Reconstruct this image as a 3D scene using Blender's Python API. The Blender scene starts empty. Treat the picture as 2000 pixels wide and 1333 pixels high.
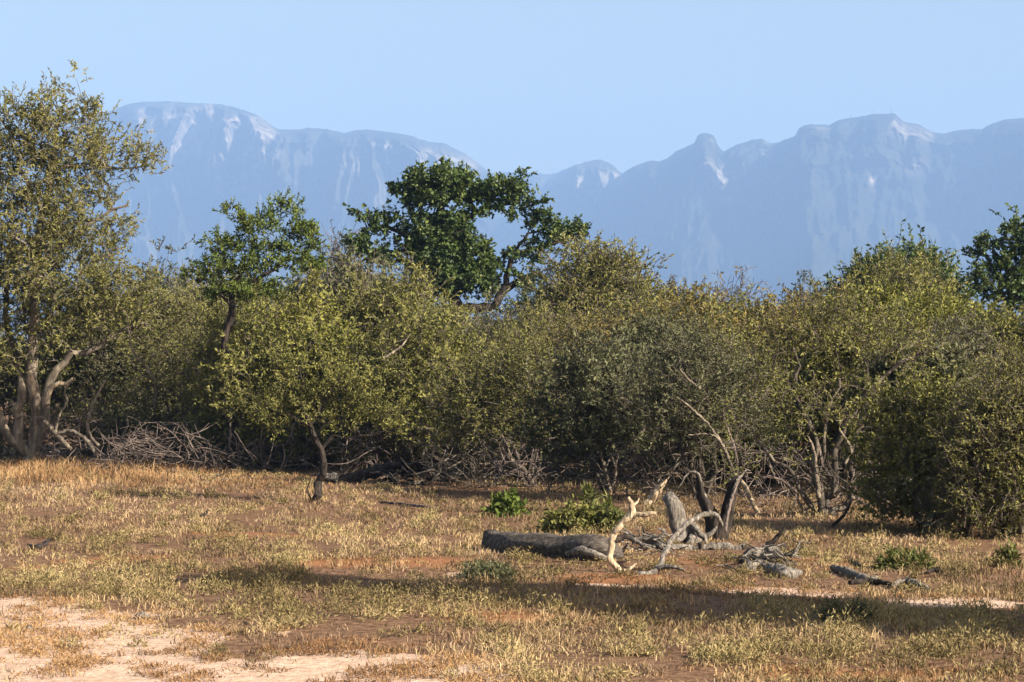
import bpy, math, random
import numpy as np
from mathutils import Vector, Matrix

# ------------------------------------------------------------------ camera, sky, sun, exposure
SC = bpy.context.scene
COL = SC.collection
F, HZ, CH = 4510.0, 740.0, 2.5          # focal length and horizon row in px of the 2000 px photo, eye height
cam_d = bpy.data.cameras.new('camera')
cam_d.sensor_width = 36; cam_d.sensor_fit = 'HORIZONTAL'
cam_d.lens = F / 2000 * 36
cam_d.shift_y = (HZ - 666.5) / 2000
cam_d.clip_start = 0.5; cam_d.clip_end = 60000
cam = bpy.data.objects.new('camera', cam_d); COL.objects.link(cam)
cam.location = (0, 0, CH); cam.rotation_euler = (math.pi / 2, 0, 0)
SC.camera = cam

SUN_EL, SUN_AZ = 29.0, 121.0            # degrees; azimuth clockwise from +Y
world = bpy.data.worlds.new('World'); SC.world = world; world.use_nodes = True
wn = world.node_tree
sky = wn.nodes.new('ShaderNodeTexSky'); sky.sky_type = 'NISHITA'; sky.sun_disc = False
sky.sun_elevation = math.radians(SUN_EL); sky.sun_rotation = math.radians(SUN_AZ)
sky.altitude = 300; sky.air_density = 1.0; sky.dust_density = 3.5; sky.ozone_density = 1.1
tint = wn.nodes.new('ShaderNodeMix'); tint.data_type = 'RGBA'; tint.blend_type = 'MULTIPLY'; tint.inputs[0].default_value = 1
tint.inputs[7].default_value = (1.13, 1.0, .80, 1)      # drier, paler air than the model's
wn.links.new(sky.outputs[0], tint.inputs[6]); wn.links.new(tint.outputs[2], wn.nodes['Background'].inputs[0])
wn.nodes['Background'].inputs[1].default_value = 0.055
sd = bpy.data.lights.new('sun', 'SUN'); sd.energy = 5.0; sd.angle = math.radians(0.5); sd.color = (1.0, 0.88, 0.72)
sun = bpy.data.objects.new('sun', sd); COL.objects.link(sun)
_e, _a = math.radians(SUN_EL), math.radians(SUN_AZ)
sun_v = Vector((math.sin(_a) * math.cos(_e), math.cos(_a) * math.cos(_e), math.sin(_e)))
sun.rotation_euler = sun_v.to_track_quat('Z', 'Y').to_euler()
SC.view_settings.view_transform = 'Standard'; SC.view_settings.look = 'None'
SC.view_settings.gamma = 1.0; SC.view_settings.exposure = 2.0
SC.cycles.max_bounces = 6; SC.cycles.diffuse_bounces = 3; SC.cycles.glossy_bounces = 1
SC.cycles.transmission_bounces = 3; SC.cycles.volume_bounces = 1; SC.cycles.transparent_max_bounces = 4

# ------------------------------------------------------------------ helpers
def P(px, py, d):
    return np.array(((px - 1000) / F * d, d, CH + (HZ - py) / F * d))
def gd(py):                              # distance of the ground seen at row py
    return F * CH / (py - HZ)

def _hash(ix, iy, iz=0):
    h = (ix.astype(np.int64) * 374761393 + iy.astype(np.int64) * 668265263 + np.int64(iz) * 2147483647) & 0xffffffff
    h = ((h ^ (h >> 13)) * 1274126177) & 0xffffffff
    return ((h ^ (h >> 16)) & 0xffff) / 65535.0
def vnoise(x, y, s=0):
    x = np.asarray(x, float); y = np.asarray(y, float)
    ix = np.floor(x); iy = np.floor(y); fx = x - ix; fy = y - iy
    fx = fx * fx * (3 - 2 * fx); fy = fy * fy * (3 - 2 * fy)
    a = _hash(ix, iy, s); b = _hash(ix + 1, iy, s); c = _hash(ix, iy + 1, s); d = _hash(ix + 1, iy + 1, s)
    return (a * (1 - fx) + b * fx) * (1 - fy) + (c * (1 - fx) + d * fx) * fy
def fbm(x, y, s=0, o=4):
    t = 0; a = .5; n = 0
    for i in range(o):
        t = t + a * vnoise(x, y, s + i * 17); n += a; a *= .5; x = np.asarray(x) * 2.03; y = np.asarray(y) * 2.03
    return t / n
def sm(a, b, x):
    t = np.clip((x - a) / (b - a), 0, 1); return t * t * (3 - 2 * t)
def nrm(v):
    return v / np.maximum(np.linalg.norm(v, axis=-1, keepdims=True), 1e-9)

def ground_h(x, y):
    x = np.asarray(x, float); y = np.asarray(y, float)
    fade = 1 - sm(150, 400, y)
    h = (fbm(x / 9, y / 9, 3, 3) - .5) * .22 + (fbm(x / 1.6, y / 1.6, 5, 3) - .5) * .09
    return h * fade

def mesh_np(name, verts, quads=None, tris=None, attrs=None, smooth=False):
    me = bpy.data.meshes.new(name)
    nq = 0 if quads is None else len(quads); nt = 0 if tris is None else len(tris)
    me.vertices.add(len(verts)); me.vertices.foreach_set('co', np.asarray(verts, np.float32).ravel())
    li = []
    if nq: li.append(np.asarray(quads, np.int32).ravel())
    if nt: li.append(np.asarray(tris, np.int32).ravel())
    li = np.concatenate(li)
    me.loops.add(len(li)); me.loops.foreach_set('vertex_index', li)
    st = np.concatenate([np.arange(nq) * 4, nq * 4 + np.arange(nt) * 3]).astype(np.int32)
    me.polygons.add(nq + nt); me.polygons.foreach_set('loop_start', st)
    me.polygons.foreach_set('use_smooth', np.full(nq + nt, smooth))
    for k, v in (attrs or {}).items():
        a = me.attributes.new(k, 'FLOAT', 'POINT'); a.data.foreach_set('value', np.asarray(v, np.float32))
    me.update(calc_edges=True)
    return me
def link(name, me, mat, parent=None):
    me.materials.append(mat)
    o = bpy.data.objects.new(name, me); COL.objects.link(o)
    if parent is not None: o.parent = parent
    return o
def tag(o, label=None, cat=None, group=None, kind=None):
    if label: o['label'] = label
    if cat: o['category'] = cat
    if group: o['group'] = group
    if kind: o['kind'] = kind
    return o
def root(name, loc, label, cat, group=None):
    o = bpy.data.objects.new(name, None); COL.objects.link(o); o.location = loc
    return tag(o, label, cat, group)

# ------------------------------------------------------------------ materials
def mat_new(name):
    m = bpy.data.materials.new(name); m.use_nodes = True
    nt = m.node_tree
    for n in list(nt.nodes): nt.nodes.remove(n)
    return m, nt, nt.nodes.new('ShaderNodeOutputMaterial')
ALB = .56
def ramp(nt, fac, cols, pos=None):
    r = nt.nodes.new('ShaderNodeValToRGB'); el = r.color_ramp.elements
    pos = pos or [i / (len(cols) - 1) for i in range(len(cols))]
    while len(el) < len(cols): el.new(.5)
    for e, c, p in zip(el, cols, pos): e.position = p; e.color = (c[0] * ALB, c[1] * ALB, c[2] * ALB, 1)
    nt.links.new(fac, r.inputs[0]); return r.outputs[0]
def math_n(nt, op, a, b):
    m = nt.nodes.new('ShaderNodeMath'); m.operation = op
    for i, v in enumerate((a, b)):
        if isinstance(v, (int, float)): m.inputs[i].default_value = v
        else: nt.links.new(v, m.inputs[i])
    return m.outputs[0]
def attr_n(nt, k):
    a = nt.nodes.new('ShaderNodeAttribute'); a.attribute_name = k; return a.outputs['Fac']
def leaf_mat(name, cols, trans=.22, rough=.7, tint=(1.15, 1.1, .6)):
    m, nt, out = mat_new(name)
    f = math_n(nt, 'ADD', math_n(nt, 'MULTIPLY', attr_n(nt, 'rnd'), .5), math_n(nt, 'MULTIPLY', attr_n(nt, 'clump'), .5))
    c = ramp(nt, f, cols)
    b = nt.nodes.new('ShaderNodeBsdfPrincipled'); nt.links.new(c, b.inputs['Base Color'])
    b.inputs['Roughness'].default_value = rough; b.inputs['Specular IOR Level'].default_value = .2
    t = nt.nodes.new('ShaderNodeBsdfTranslucent')
    mx = nt.nodes.new('ShaderNodeMix'); mx.data_type = 'RGBA'; mx.blend_type = 'MULTIPLY'; mx.inputs[0].default_value = 1
    nt.links.new(c, mx.inputs[6]); mx.inputs[7].default_value = (*tint, 1)
    nt.links.new(mx.outputs[2], t.inputs[0])
    s = nt.nodes.new('ShaderNodeMixShader'); s.inputs[0].default_value = trans
    nt.links.new(b.outputs[0], s.inputs[1]); nt.links.new(t.outputs[0], s.inputs[2]); nt.links.new(s.outputs[0], out.inputs[0])
    return m
def wood_mat(name, cols, scale=6.0, stretch=(1, 1, .25), rough=.85, bump=.5, pos=None):
    m, nt, out = mat_new(name)
    tc = nt.nodes.new('ShaderNodeTexCoord'); mp = nt.nodes.new('ShaderNodeMapping'); mp.inputs['Scale'].default_value = stretch
    nt.links.new(tc.outputs['Object'], mp.inputs[0])
    n = nt.nodes.new('ShaderNodeTexNoise'); n.inputs['Scale'].default_value = scale; n.inputs['Detail'].default_value = 5
    n.inputs['Roughness'].default_value = .65
    nt.links.new(mp.outputs[0], n.inputs['Vector'])
    c = ramp(nt, n.outputs[0], cols, pos or [.3 + .4 * i / (len(cols) - 1) for i in range(len(cols))])
    b = nt.nodes.new('ShaderNodeBsdfPrincipled'); nt.links.new(c, b.inputs['Base Color'])
    b.inputs['Roughness'].default_value = rough; b.inputs['Specular IOR Level'].default_value = .25
    bp = nt.nodes.new('ShaderNodeBump'); bp.inputs['Strength'].default_value = bump; bp.inputs['Distance'].default_value = .03
    nt.links.new(n.outputs[0], bp.inputs['Height']); nt.links.new(bp.outputs[0], b.inputs['Normal'])
    nt.links.new(b.outputs[0], out.inputs[0])
    return m

LM = {
 'olive':  leaf_mat('olive_leaves',  [(0.082,0.090,0.023), (0.210,0.217,0.055), (0.447,0.421,0.132)]),
 'yellow': leaf_mat('yellow_leaves', [(0.089,0.100,0.022), (0.238,0.250,0.050), (0.476,0.462,0.118)]),
 'dull':   leaf_mat('dull_leaves',   [(.058,.068,.032), (.145,.158,.075), (.32,.315,.165)]),
 'brown':  leaf_mat('brownish_leaves', [(0.091,0.078,0.026), (0.216,0.188,0.053), (0.473,0.376,0.100)]),
 'fresh':  leaf_mat('fresh_green_leaves', [(0.049,0.086,0.016), (0.122,0.181,0.029), (0.291,0.338,0.072)]),
 'bright': leaf_mat('bright_green_leaves', [(0.061,0.077,0.020), (0.149,0.171,0.044), (0.330,0.330,0.110)]),
 'deep':   leaf_mat('deep_green_leaves', [(0.031,0.062,0.020), (0.084,0.140,0.036), (0.238,0.294,0.091)], rough=.45),
 'blue':   leaf_mat('grey_green_leaves', [(.07,.09,.07), (.14,.16,.11), (.24,.25,.17)]),
}
WM = {
 'bark':  wood_mat('dark_bark', [(.022,.017,.013), (.07,.055,.042), (.16,.13,.10)]),
 'grey':  wood_mat('grey_bark', [(.03,.025,.02), (.10,.083,.066), (.27,.23,.18)]),
 'pale':  wood_mat('pale_bark', [(.06,.05,.04), (.20,.165,.125), (.46,.39,.30)]),
 'cream': wood_mat('peeled_cream_wood', [(.20,.135,.085), (.54,.42,.28), (.84,.72,.55)], scale=20, bump=.8),
 'silver':wood_mat('weathered_silver_wood', [(.035,.03,.027), (.20,.175,.15), (.46,.42,.37)], scale=26, stretch=(1,1,.25), bump=1.0),
 'log':   wood_mat('weathered_log_bark', [(.018,.014,.012), (.10,.083,.07), (.26,.22,.18)], scale=22, stretch=(.5,1,1), bump=1.0),
 'rot':   wood_mat('rotten_dark_wood', [(.008,.006,.005), (.028,.021,.017), (.09,.066,.05)], scale=14, bump=.9),
 'twig':  wood_mat('dead_twig_bark', [(.06,.045,.04), (.16,.125,.11), (.33,.27,.235)]),
}

# ------------------------------------------------------------------ tubes and leaves
def tube_edges(a, b, ra, rb, da, db, ka, kb, sides, jit=.14, z_add=None):
    """frustums from rings at a to rings at b; ka, kb are ids so that shared rings match"""
    n = len(a); ref = np.array((.31, .87, .38))
    def ring(p, d, r, k):
        u = nrm(np.cross(d, ref)); v = np.cross(d, u)
        j = np.arange(sides); an = 2 * np.pi * j / sides
        w = 1 + jit * (2 * _hash(k[:, None] * np.ones(sides), j[None, :] * np.ones((len(k), 1)), 7) - 1)
        return p[:, None] + (u[:, None] * np.cos(an)[None, :, None] + v[:, None] * np.sin(an)[None, :, None]) * (r[:, None] * w)[:, :, None]
    A = ring(a, da, ra, ka); B = ring(b, db, rb, kb)
    V = np.concatenate([A, B], 1).reshape(-1, 3)
    j = np.arange(sides); q = np.stack([j, (j + 1) % sides, (j + 1) % sides + sides, j + sides], 1)
    Q = (q[None] + (np.arange(n) * 2 * sides)[:, None, None]).reshape(-1, 4)
    return V, Q

class Skel:
    def __init__(s, rng):
        s.rng = rng; s.p = []; s.par = []; s.rm = []; s.seed = []
    def poly(s, pts, r0, r1, step=.3, attach=True, wob=.035):
        """seed limb along pts"""
        pts = [np.asarray(q, float) for q in pts]
        if attach and s.p:
            A = np.array(s.p); i0 = int(np.argmin(((A - pts[0]) ** 2).sum(1)))
            last = i0; 
        else:
            s.p.append(pts[0]); s.par.append(-1); s.rm.append(r0); s.seed.append(1); last = len(s.p) - 1
        L = sum(np.linalg.norm(pts[i + 1] - pts[i]) for i in range(len(pts) - 1)); acc = 0
        for i in range(len(pts) - 1):
            p0 = pts[max(i - 1, 0)]; p1 = pts[i]; p2 = pts[i + 1]; p3 = pts[min(i + 2, len(pts) - 1)]
            l = np.linalg.norm(p2 - p1); k = max(1, int(round(l / step)))
            for m in range(1, k + 1):
                t = m / k
                q = .5 * ((2 * p1) + (-p0 + p2) * t + (2 * p0 - 5 * p1 + 4 * p2 - p3) * t * t + (-p0 + 3 * p1 - 3 * p2 + p3) * t ** 3)
                q = q + s.rng.normal(0, wob, 3) * (m < k or i < len(pts) - 2)
                s.p.append(q); s.par.append(last); last = len(s.p) - 1
                f = (acc + l * t) / L
                s.rm.append(r0 * (1 - f) + r1 * f); s.seed.append(1)
            acc += l
        return last
    def grow(s, att, zlow, step=.35, jit=.07):
        rng = s.rng
        n0 = len(s.p); cap = n0 + len(att) * 14
        pos = np.zeros((cap, 3)); pos[:n0] = s.p; par = np.full(cap, -1); par[:n0] = s.par
        rm = np.zeros(cap); rm[:n0] = s.rm; n = n0
        base = pos[0]
        seedpen = np.zeros(cap); seedpen[:n0] = 1.5 * np.maximum(0, zlow - pos[:n0, 2])
        order = np.argsort(((att - base) ** 2).sum(1)); tips = []
        for a in att[order]:
            dv = np.sqrt(((pos[:n] - a) ** 2).sum(1)) + .7 * np.maximum(0, pos[:n, 2] - a[2]) + seedpen[:n]
            i = int(np.argmin(dv)); d = np.linalg.norm(pos[i] - a)
            k = min(12, max(1, int(math.ceil(d / step))))
            dp = pos[i] - pos[par[i]] if par[i] >= 0 else np.array((0, 0, 1.))
            dp = dp / max(np.linalg.norm(dp), 1e-6)
            c = pos[i] + dp * d * .38 + rng.normal(0, .06 * d, 3); last = i; p0 = pos[i].copy()
            for m in range(1, k + 1):
                t = m / k
                q = (1 - t) ** 2 * p0 + 2 * t * (1 - t) * c + t * t * a
                if m < k: q = q + rng.normal(0, jit, 3)
                pos[n] = q; par[n] = last; last = n; n += 1
            tips.append(last)
        s.pos = pos[:n]; s.pa = par[:n]; s.rmin = rm[:n]; s.tips = np.array(tips)
    def radii(s, tip=.007, e=2.35, rmax=None):
        n = len(s.pos); acc = np.zeros(n); big = np.zeros(n); main = np.full(n, -1)
        r = np.zeros(n)
        for i in range(n - 1, -1, -1):
            r[i] = max(acc[i] ** (1 / e) if acc[i] > 0 else tip, s.rmin[i])
            if rmax: r[i] = min(r[i], max(rmax, s.rmin[i]))
            p = s.pa[i]
            if p >= 0:
                acc[p] += r[i] ** e
                if r[i] > big[p]: big[p] = r[i]; main[p] = i
        s.r = r; s.main = main
    def meshes(s, thr=.03):
        pos, pa, r = s.pos, s.pa, s.r; c = np.arange(len(pos))[pa >= 0]; p = pa[c]
        nd = np.zeros_like(pos); nd[:, 2] = 1; nd[c] = nrm(pos[c] - pos[p])
        ismain = s.main[p] == c
        # rings on first node look along first edge
        rootm = pa[p] < 0
        ed = nd[c]
        da = np.where((ismain & ~rootm)[:, None], nd[p], ed)
        ra = np.where(ismain, r[p], np.minimum(r[p], r[c] * 1.3)); ka = np.where(ismain, p, c)
        res = []
        for msk, sides, j in ((r[c] >= thr, 9, .16), (r[c] < thr, 4, .1)):
            if msk.sum() == 0: res.append(None); continue
            res.append(tube_edges(pos[p][msk], pos[c][msk], ra[msk], r[c][msk], da[msk], ed[msk], ka[msk], c[msk], sides, j))
        return res

def leaf_quads(o, d, L, W, rng, up=.35):
    n = len(o)
    rv = rng.normal(0, 1, (n, 3)); rv[:, 2] *= (1 - up)
    s = nrm(np.cross(d, rv)); nn = nrm(np.cross(s, d))
    m = o + d * (L * .45)[:, None]
    tip = o + d * L[:, None] - nn * (L * rng.uniform(-.05, .25, n))[:, None]
    V = np.stack([o, m + s * (W / 2)[:, None], tip, m - s * (W / 2)[:, None]], 1).reshape(-1, 3)
    Q = np.arange(4 * n).reshape(-1, 4)
    return V, Q

def make_foliage(tips, tipdir, center, rng, sprigs=5, leaves=9, sl=.38, ll=.075, lw=.028, hug=.9, bare=0., droop=0., spread=.10, twr=.0045):
    """returns leaves (V,Q,rnd,clump) and twig tubes"""
    n = len(tips)
    o = np.repeat(tips, sprigs, 0) + rng.normal(0, spread, (n * sprigs, 3))
    out = nrm(tips - center)
    d = np.repeat(nrm(tipdir * .6 + out * .6), sprigs, 0) + rng.normal(0, hug, (n * sprigs, 3)); d[:, 2] += .25 - droop; d = nrm(d)
    l = sl * rng.uniform(.5, 1.25, n * sprigs)
    cl = np.repeat(np.clip(rng.normal(.5, .22, n), 0, 1), sprigs)
    # twigs: two-piece bent strokes
    bend = rng.normal(0, .35, (n * sprigs, 3)); mid = o + d * (l * .5)[:, None] + bend * (l * .14)[:, None]
    d2 = nrm(d + bend * .8 + np.array((0, 0, -droop * .5))); end = mid + d2 * (l * .5)[:, None]
    a = np.concatenate([o, mid]); b = np.concatenate([mid, end]); dd = np.concatenate([d, d2])
    m = len(a); k = np.arange(m)
    TW = tube_edges(a, b, np.full(m, twr), np.full(m, twr * .7), dd, dd, k, k, 3, 0)
    keep = rng.uniform(0, 1, n * sprigs) >= bare
    o, mid, end, d, d2, cl, l = (x[keep] for x in (o, mid, end, d, d2, cl, l))
    N = len(o); t = np.tile((np.arange(leaves) + .5) / leaves, (N, 1)) + rng.uniform(-.06, .06, (N, leaves))
    t = t[:, :, None]
    lo = np.where(t < .5, o[:, None] + (mid - o)[:, None] * (t * 2), mid[:, None] + (end - mid)[:, None] * (t * 2 - 1))
    ax = np.where(t < .5, d[:, None], d2[:, None])
    ld = nrm(ax * .7 + rng.normal(0, .75, lo.shape)).reshape(-1, 3); lo = lo.reshape(-1, 3)
    M = len(lo); V, Q = leaf_quads(lo, ld, ll * rng.uniform(.6, 1.35, M), lw * rng.uniform(.7, 1.3, M), rng)
    return V, Q, np.repeat(rng.uniform(0, 1, M), 4), np.repeat(np.repeat(cl, leaves), 4), TW

def sample_blobs(blobs, spacing, rng, zmin=.1):
    pts = []
    for c, r in blobs:
        vol = 4 / 3 * math.pi * r[0] * r[1] * r[2]; k = max(4, int(vol / spacing ** 3))
        v = nrm(rng.normal(0, 1, (k, 3))); rr = rng.uniform(.0, 1, k) ** (1 / 4.2)
        pts.append(np.asarray(c) + v * rr[:, None] * np.asarray(r) * rng.uniform(.88, 1.12, (k, 1)))
    p = np.concatenate(pts); c = p.mean(0); k = rng.uniform(0, 1, len(p)) < .07
    p[k] = c + (p[k] - c) * rng.uniform(1.04, 1.22, (k.sum(), 1)); p = p[p[:, 2] > zmin]
    return p

def build_tree(name, label, cat, base, seeds, blobs, leafmat, barkmat, seed, spacing=.5, group=None, tip=.007, rmax=None,
               bare=0, zlow=None, jit=.07, step=.35, twigmat=None, cast=None, **fol):
    """base: world point; seeds: list of (points, r0, r1); blobs: list of (centre, radii) in world space"""
    rng = np.random.default_rng(seed)
    base = np.asarray(base, float); S = Skel(rng)
    for i, sd_ in enumerate(seeds):
        pts, r0, r1 = sd_[:3]
        S.poly(pts, r0, r1, attach=(i > 0), step=min(.3, step))
    att = sample_blobs(blobs, spacing, rng)
    zl = zlow if zlow is not None else base[2] + .3 * (att[:, 2].max() - base[2])
    S.grow(att, zl, step=step, jit=jit); S.radii(tip=tip, e=2.5, rmax=rmax)
    R = root(name, tuple(base), label, cat, group)
    thick, thin = S.meshes()
    if thick: link('trunk', mesh_np('trunk', thick[0] - base, thick[1], smooth=True), WM[barkmat], R)
    tips = S.pos[S.tips]; td = nrm(tips - S.pos[S.pa[S.tips]] + 1e-6)
    ctr = np.mean(att, 0) - np.array((0, 0, .2 * (att[:, 2].max() - att[:, 2].min())))
    V, Q, rn, cl, TW = make_foliage(tips, td, ctr, rng, bare=bare, **fol)
    tv = [TW[0]]; tq = [TW[1]]; off = len(TW[0]); 
    if thin: tv.append(thin[0]); tq.append(thin[1] + off)
    link('branches', mesh_np('branches', np.concatenate(tv) - base, np.concatenate(tq)), WM[twigmat or barkmat], R)
    if len(V): link('crown', mesh_np('crown', V - base, Q, attrs={'rnd': rn, 'clump': cl}), LM[leafmat], R)
    return R

def px_blobs(lst, d, depth=.8):
    """(cx,cy,rx,ry[,dd[,rdepth px]]) in photo px at distance d"""
    out = []
    for b in lst:
        dd = b[4] if len(b) > 4 else 0; k = (d + dd) / F
        ry = b[5] * k if len(b) > 5 else max(b[2], b[3]) * k * depth
        out.append((P(b[0], b[1], d + dd), (b[2] * k, ry, b[3] * k)))
    return out

def bush(label, x0, x1, ytop, ybase, leafmat, seed, d=None, low=.25, stems=4, barkmat='grey', name='thicket_shrub', cat='shrub', bx=None,
         group=None, lump=6, depthf=.75, r0=.05, **kw):
    """a many-stemmed bush whose crown fills x0..x1, ytop..ybase (photo px); its depth is as large as its width"""
    rnd = random.Random(seed); d = d or gd(ybase); k = d / F
    cx = (x0 + x1) / 2; bx = bx if bx is not None else cx
    x0 = cx - (cx - x0) * 1.12; x1 = cx + (x1 - cx) * 1.12
    base = P(bx, ybase, d); base[2] = float(ground_h(base[0], base[1])) - .03
    yb = HZ + (CH - base[2]) / d * F
    H = yb - ytop; W = x1 - x0; lo = yb - low * H
    bl = []
    # dome made of overlapping lumps with an uneven outline
    for i in range(lump):
        f = (i + .5) / lump; a = (f - .5) * 2
        px_ = cx + a * W * .33 + rnd.uniform(-.05, .05) * W
        top = ytop + (abs(a) ** 2.2) * H * .30 + rnd.uniform(0, .10) * H
        rx = W * rnd.uniform(.22, .30); ry = max(.16 * H, (lo - top) * rnd.uniform(.32, .48))
        dd = rnd.uniform(-.35, .35) * W * k * depthf
        bl.append((px_, top + ry, rx, ry, dd, rx * 1.1))
        if lo - (top + 2 * ry) > .12 * H:
            bl.append((px_ + a * .06 * W, (top + 2 * ry * .8 + lo) / 2, rx * .95, (lo - top - 1.6 * ry) * .5, rnd.uniform(-.4, .3) * W * k * depthf, rx * 1.1))
    bl.append((cx, (ytop + .12 * H + lo) / 2, W * .28, (lo - ytop) * .38, -W * k * .2, W * .26))
    seeds = []
    for i in range(stems):
        a = (i + .5) / stems * 2 - 1 + rnd.uniform(-.2, .2)
        sgn = rnd.uniform(-1, 1)
        p0 = base + np.array((a * .12, sgn * .1, 0))
        hh = H * k
        p1 = p0 + np.array((a * W * k * .07 + rnd.uniform(-.06, .06), sgn * .2, hh * rnd.uniform(.13, .2)))
        p2 = p0 + np.array((a * W * k * .15 + rnd.uniform(-.12, .12), sgn * .4, hh * rnd.uniform(.28, .38)))
        p3 = p0 + np.array((a * W * k * .27 + rnd.uniform(-.2, .2), sgn * .6, hh * rnd.uniform(.48, .6)))
        rr = r0 * rnd.uniform(.7, 1.25)
        seeds.append(([p0, p1, p2, p3], rr, rr * .35))
    kw.setdefault('spacing', max(.36, .13 * (abs(W) * k) ** .5 * 1.6))
    return build_tree(name, label, cat, base, seeds, px_blobs(bl, d), leafmat, barkmat, seed, group=group,
                      zlow=base[2] + low * H * k * .9, **kw)

#=====PARTS=====
# ------------------------------------------------------------------ ground
def gauss(px, py, lst):
    t = 0
    for cx, cy, rx, ry, a in lst:
        t = t + a * np.exp(-((px - cx) / rx) ** 2 - ((py - cy) / ry) ** 2)
    return t
def zones(x, y):
    """plan of the plain: bare sand, orange soil, olive herbs (0..1 each)"""
    x = np.asarray(x, float); y = np.maximum(np.asarray(y, float), 9.0)
    px = 1000 + F * x / y; py = HZ + F * CH / y
    n1 = fbm(x * .9 + 3, y * .45, 21, 4) - .5; n2 = fbm(x * 2.7, y * 1.3, 31, 3) - .5
    sand = sm(-30, 30, py - (1184 + .15 * px) + n1 * 150 + n2 * 120)
    sand = sand * (1 - sm(900, 1150, px))
    sand = np.maximum(sand, np.clip(gauss(px, py, [(1190, 1148, 120, 7, 1), (1540, 1155, 170, 9, 1.1), (1860, 1172, 200, 12, 1.2), (890, 1123, 60, 7, .9),
        (190, 1205, 260, 12, .9), (1050, 1325, 160, 8, .6), (640, 1160, 70, 6, .6)]) + n2 * .8 + n1 * .5 - .15, 0, 1))
    orange = np.clip(gauss(px, py, [(740, 1104, 190, 12, 1.2), (230, 1094, 170, 8, 1), (60, 1108, 100, 8, .8), (1220, 1134, 160, 14, 1), (1700, 1328, 330, 22, .9),
        (1040, 1215, 260, 16, .7), (700, 1262, 200, 16, .8), (520, 1050, 330, 10, .5), (1600, 1100, 300, 14, .5), (1800, 1190, 300, 30, .5), (560, 1290, 200, 14, .6)]) + n1 * 1.2, 0, 1)
    olive = np.clip(gauss(px, py, [(200, 1150, 360, 38, 1.2), (110, 1058, 180, 18, .7), (560, 1100, 110, 30, .9), (900, 1180, 240, 36, 1), (520, 1215, 170, 30, 1),
        (760, 1228, 190, 32, .8), (1760, 1292, 380, 34, 1), (1380, 1300, 160, 26, .8), (1000, 1110, 90, 24, .5), (1650, 1210, 240, 24, .7), (1900, 1215, 160, 30, .8),
        (1100, 1040, 300, 26, .6), (1720, 1100, 260, 24, .8), (290, 975, 110, 10, .8), (800, 1010, 300, 12, .4), (420, 1060, 260, 20, .6)]) + n1 * 1.3 - .1, 0, 1)
    return px, py, sand, orange, olive, n1, n2

def build_ground():
    def axis(a, b, st, far, k):
        c = list(np.arange(a, b + 1e-6, st)); s = st; v = b; up = []
        while v < far: s *= k; v += s; up.append(v)
        return c, up
    cx, ux = axis(-20, 20, .2, 9000, 1.25); X = np.array([-v for v in ux[::-1]] + cx + ux)
    cy, uy = axis(12, 84, .2, 9600, 1.2); Y = np.array([-900, -300, -100, -30, -5, 4, 8, 10.5] + cy + uy)
    gx, gy = np.meshgrid(X, Y); z = ground_h(gx, gy)
    V = np.stack([gx, gy, z], -1).reshape(-1, 3); w = len(X); h = len(Y)
    i, j = np.meshgrid(np.arange(w - 1), np.arange(h - 1)); a = (j * w + i).ravel()
    Q = np.stack([a, a + 1, a + w + 1, a + w], 1)
    _, _, sa, og, ol, _, _ = zones(V[:, 0], V[:, 1])
    far = (V[:, 1] < 11)
    sa = np.where(far, .2, sa)
    me = mesh_np('ground', V, Q, attrs={'sand': sa, 'orange': og, 'olive': ol}, smooth=True)
    m, nt, out = mat_new('dry_soil')
    tc = nt.nodes.new('ShaderNodeTexCoord')
    def noise(sc, det=5, ro=.6, st=(1, 1, 1)):
        mp = nt.nodes.new('ShaderNodeMapping'); mp.inputs['Scale'].default_value = st; nt.links.new(tc.outputs['Object'], mp.inputs[0])
        n = nt.nodes.new('ShaderNodeTexNoise'); n.inputs['Scale'].default_value = sc; n.inputs['Detail'].default_value = det; n.inputs['Roughness'].default_value = ro
        nt.links.new(mp.outputs[0], n.inputs['Vector']); return n.outputs[0]
    nA = noise(1.3, 6, .65, (1, .6, 1)); nB = noise(9, 6, .7)
    litter = ramp(nt, nB, [(.080, .042, .025), (.22, .125, .072), (.38, .245, .155)], [.32, .5, .72])
    orange = ramp(nt, nB, [(.20, .085, .035), (.36, .165, .075), (.50, .27, .14)], [.3, .5, .72])
    sand = ramp(nt, nB, [(.40, .25, .16), (.72, .51, .38), (.92, .71, .56)], [.25, .48, .7])
    def mix(f, a, b):
        x = nt.nodes.new('ShaderNodeMix'); x.data_type = 'RGBA'; nt.links.new(f, x.inputs[0]); nt.links.new(a, x.inputs[6]); nt.links.new(b, x.inputs[7]); return x.outputs[2]
    def edge(at, lo, hi):
        mr = nt.nodes.new('ShaderNodeMapRange'); mr.interpolation_type = 'SMOOTHSTEP'
        nt.links.new(math_n(nt, 'ADD', attr_n(nt, at), math_n(nt, 'MULTIPLY', math_n(nt, 'SUBTRACT', nA, .5), 1.1)), mr.inputs[0])
        mr.inputs[1].default_value = lo; mr.inputs[2].default_value = hi; return mr.outputs[0]
    c = mix(edge('orange', .3, .75), litter, orange); c = mix(edge('sand', .38, .62), c, sand)
    b = nt.nodes.new('ShaderNodeBsdfPrincipled'); nt.links.new(c, b.inputs['Base Color']); b.inputs['Roughness'].default_value = .95
    b.inputs['Specular IOR Level'].default_value = .1
    bp = nt.nodes.new('ShaderNodeBump'); bp.inputs['Strength'].default_value = .8; bp.inputs['Distance'].default_value = .04
    nt.links.new(noise(14, 5, .65), bp.inputs['Height']); nt.links.new(bp.outputs[0], b.inputs['Normal']); nt.links.new(b.outputs[0], out.inputs[0])
    tag(link('ground', me, m), kind='structure')
build_ground()

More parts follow.
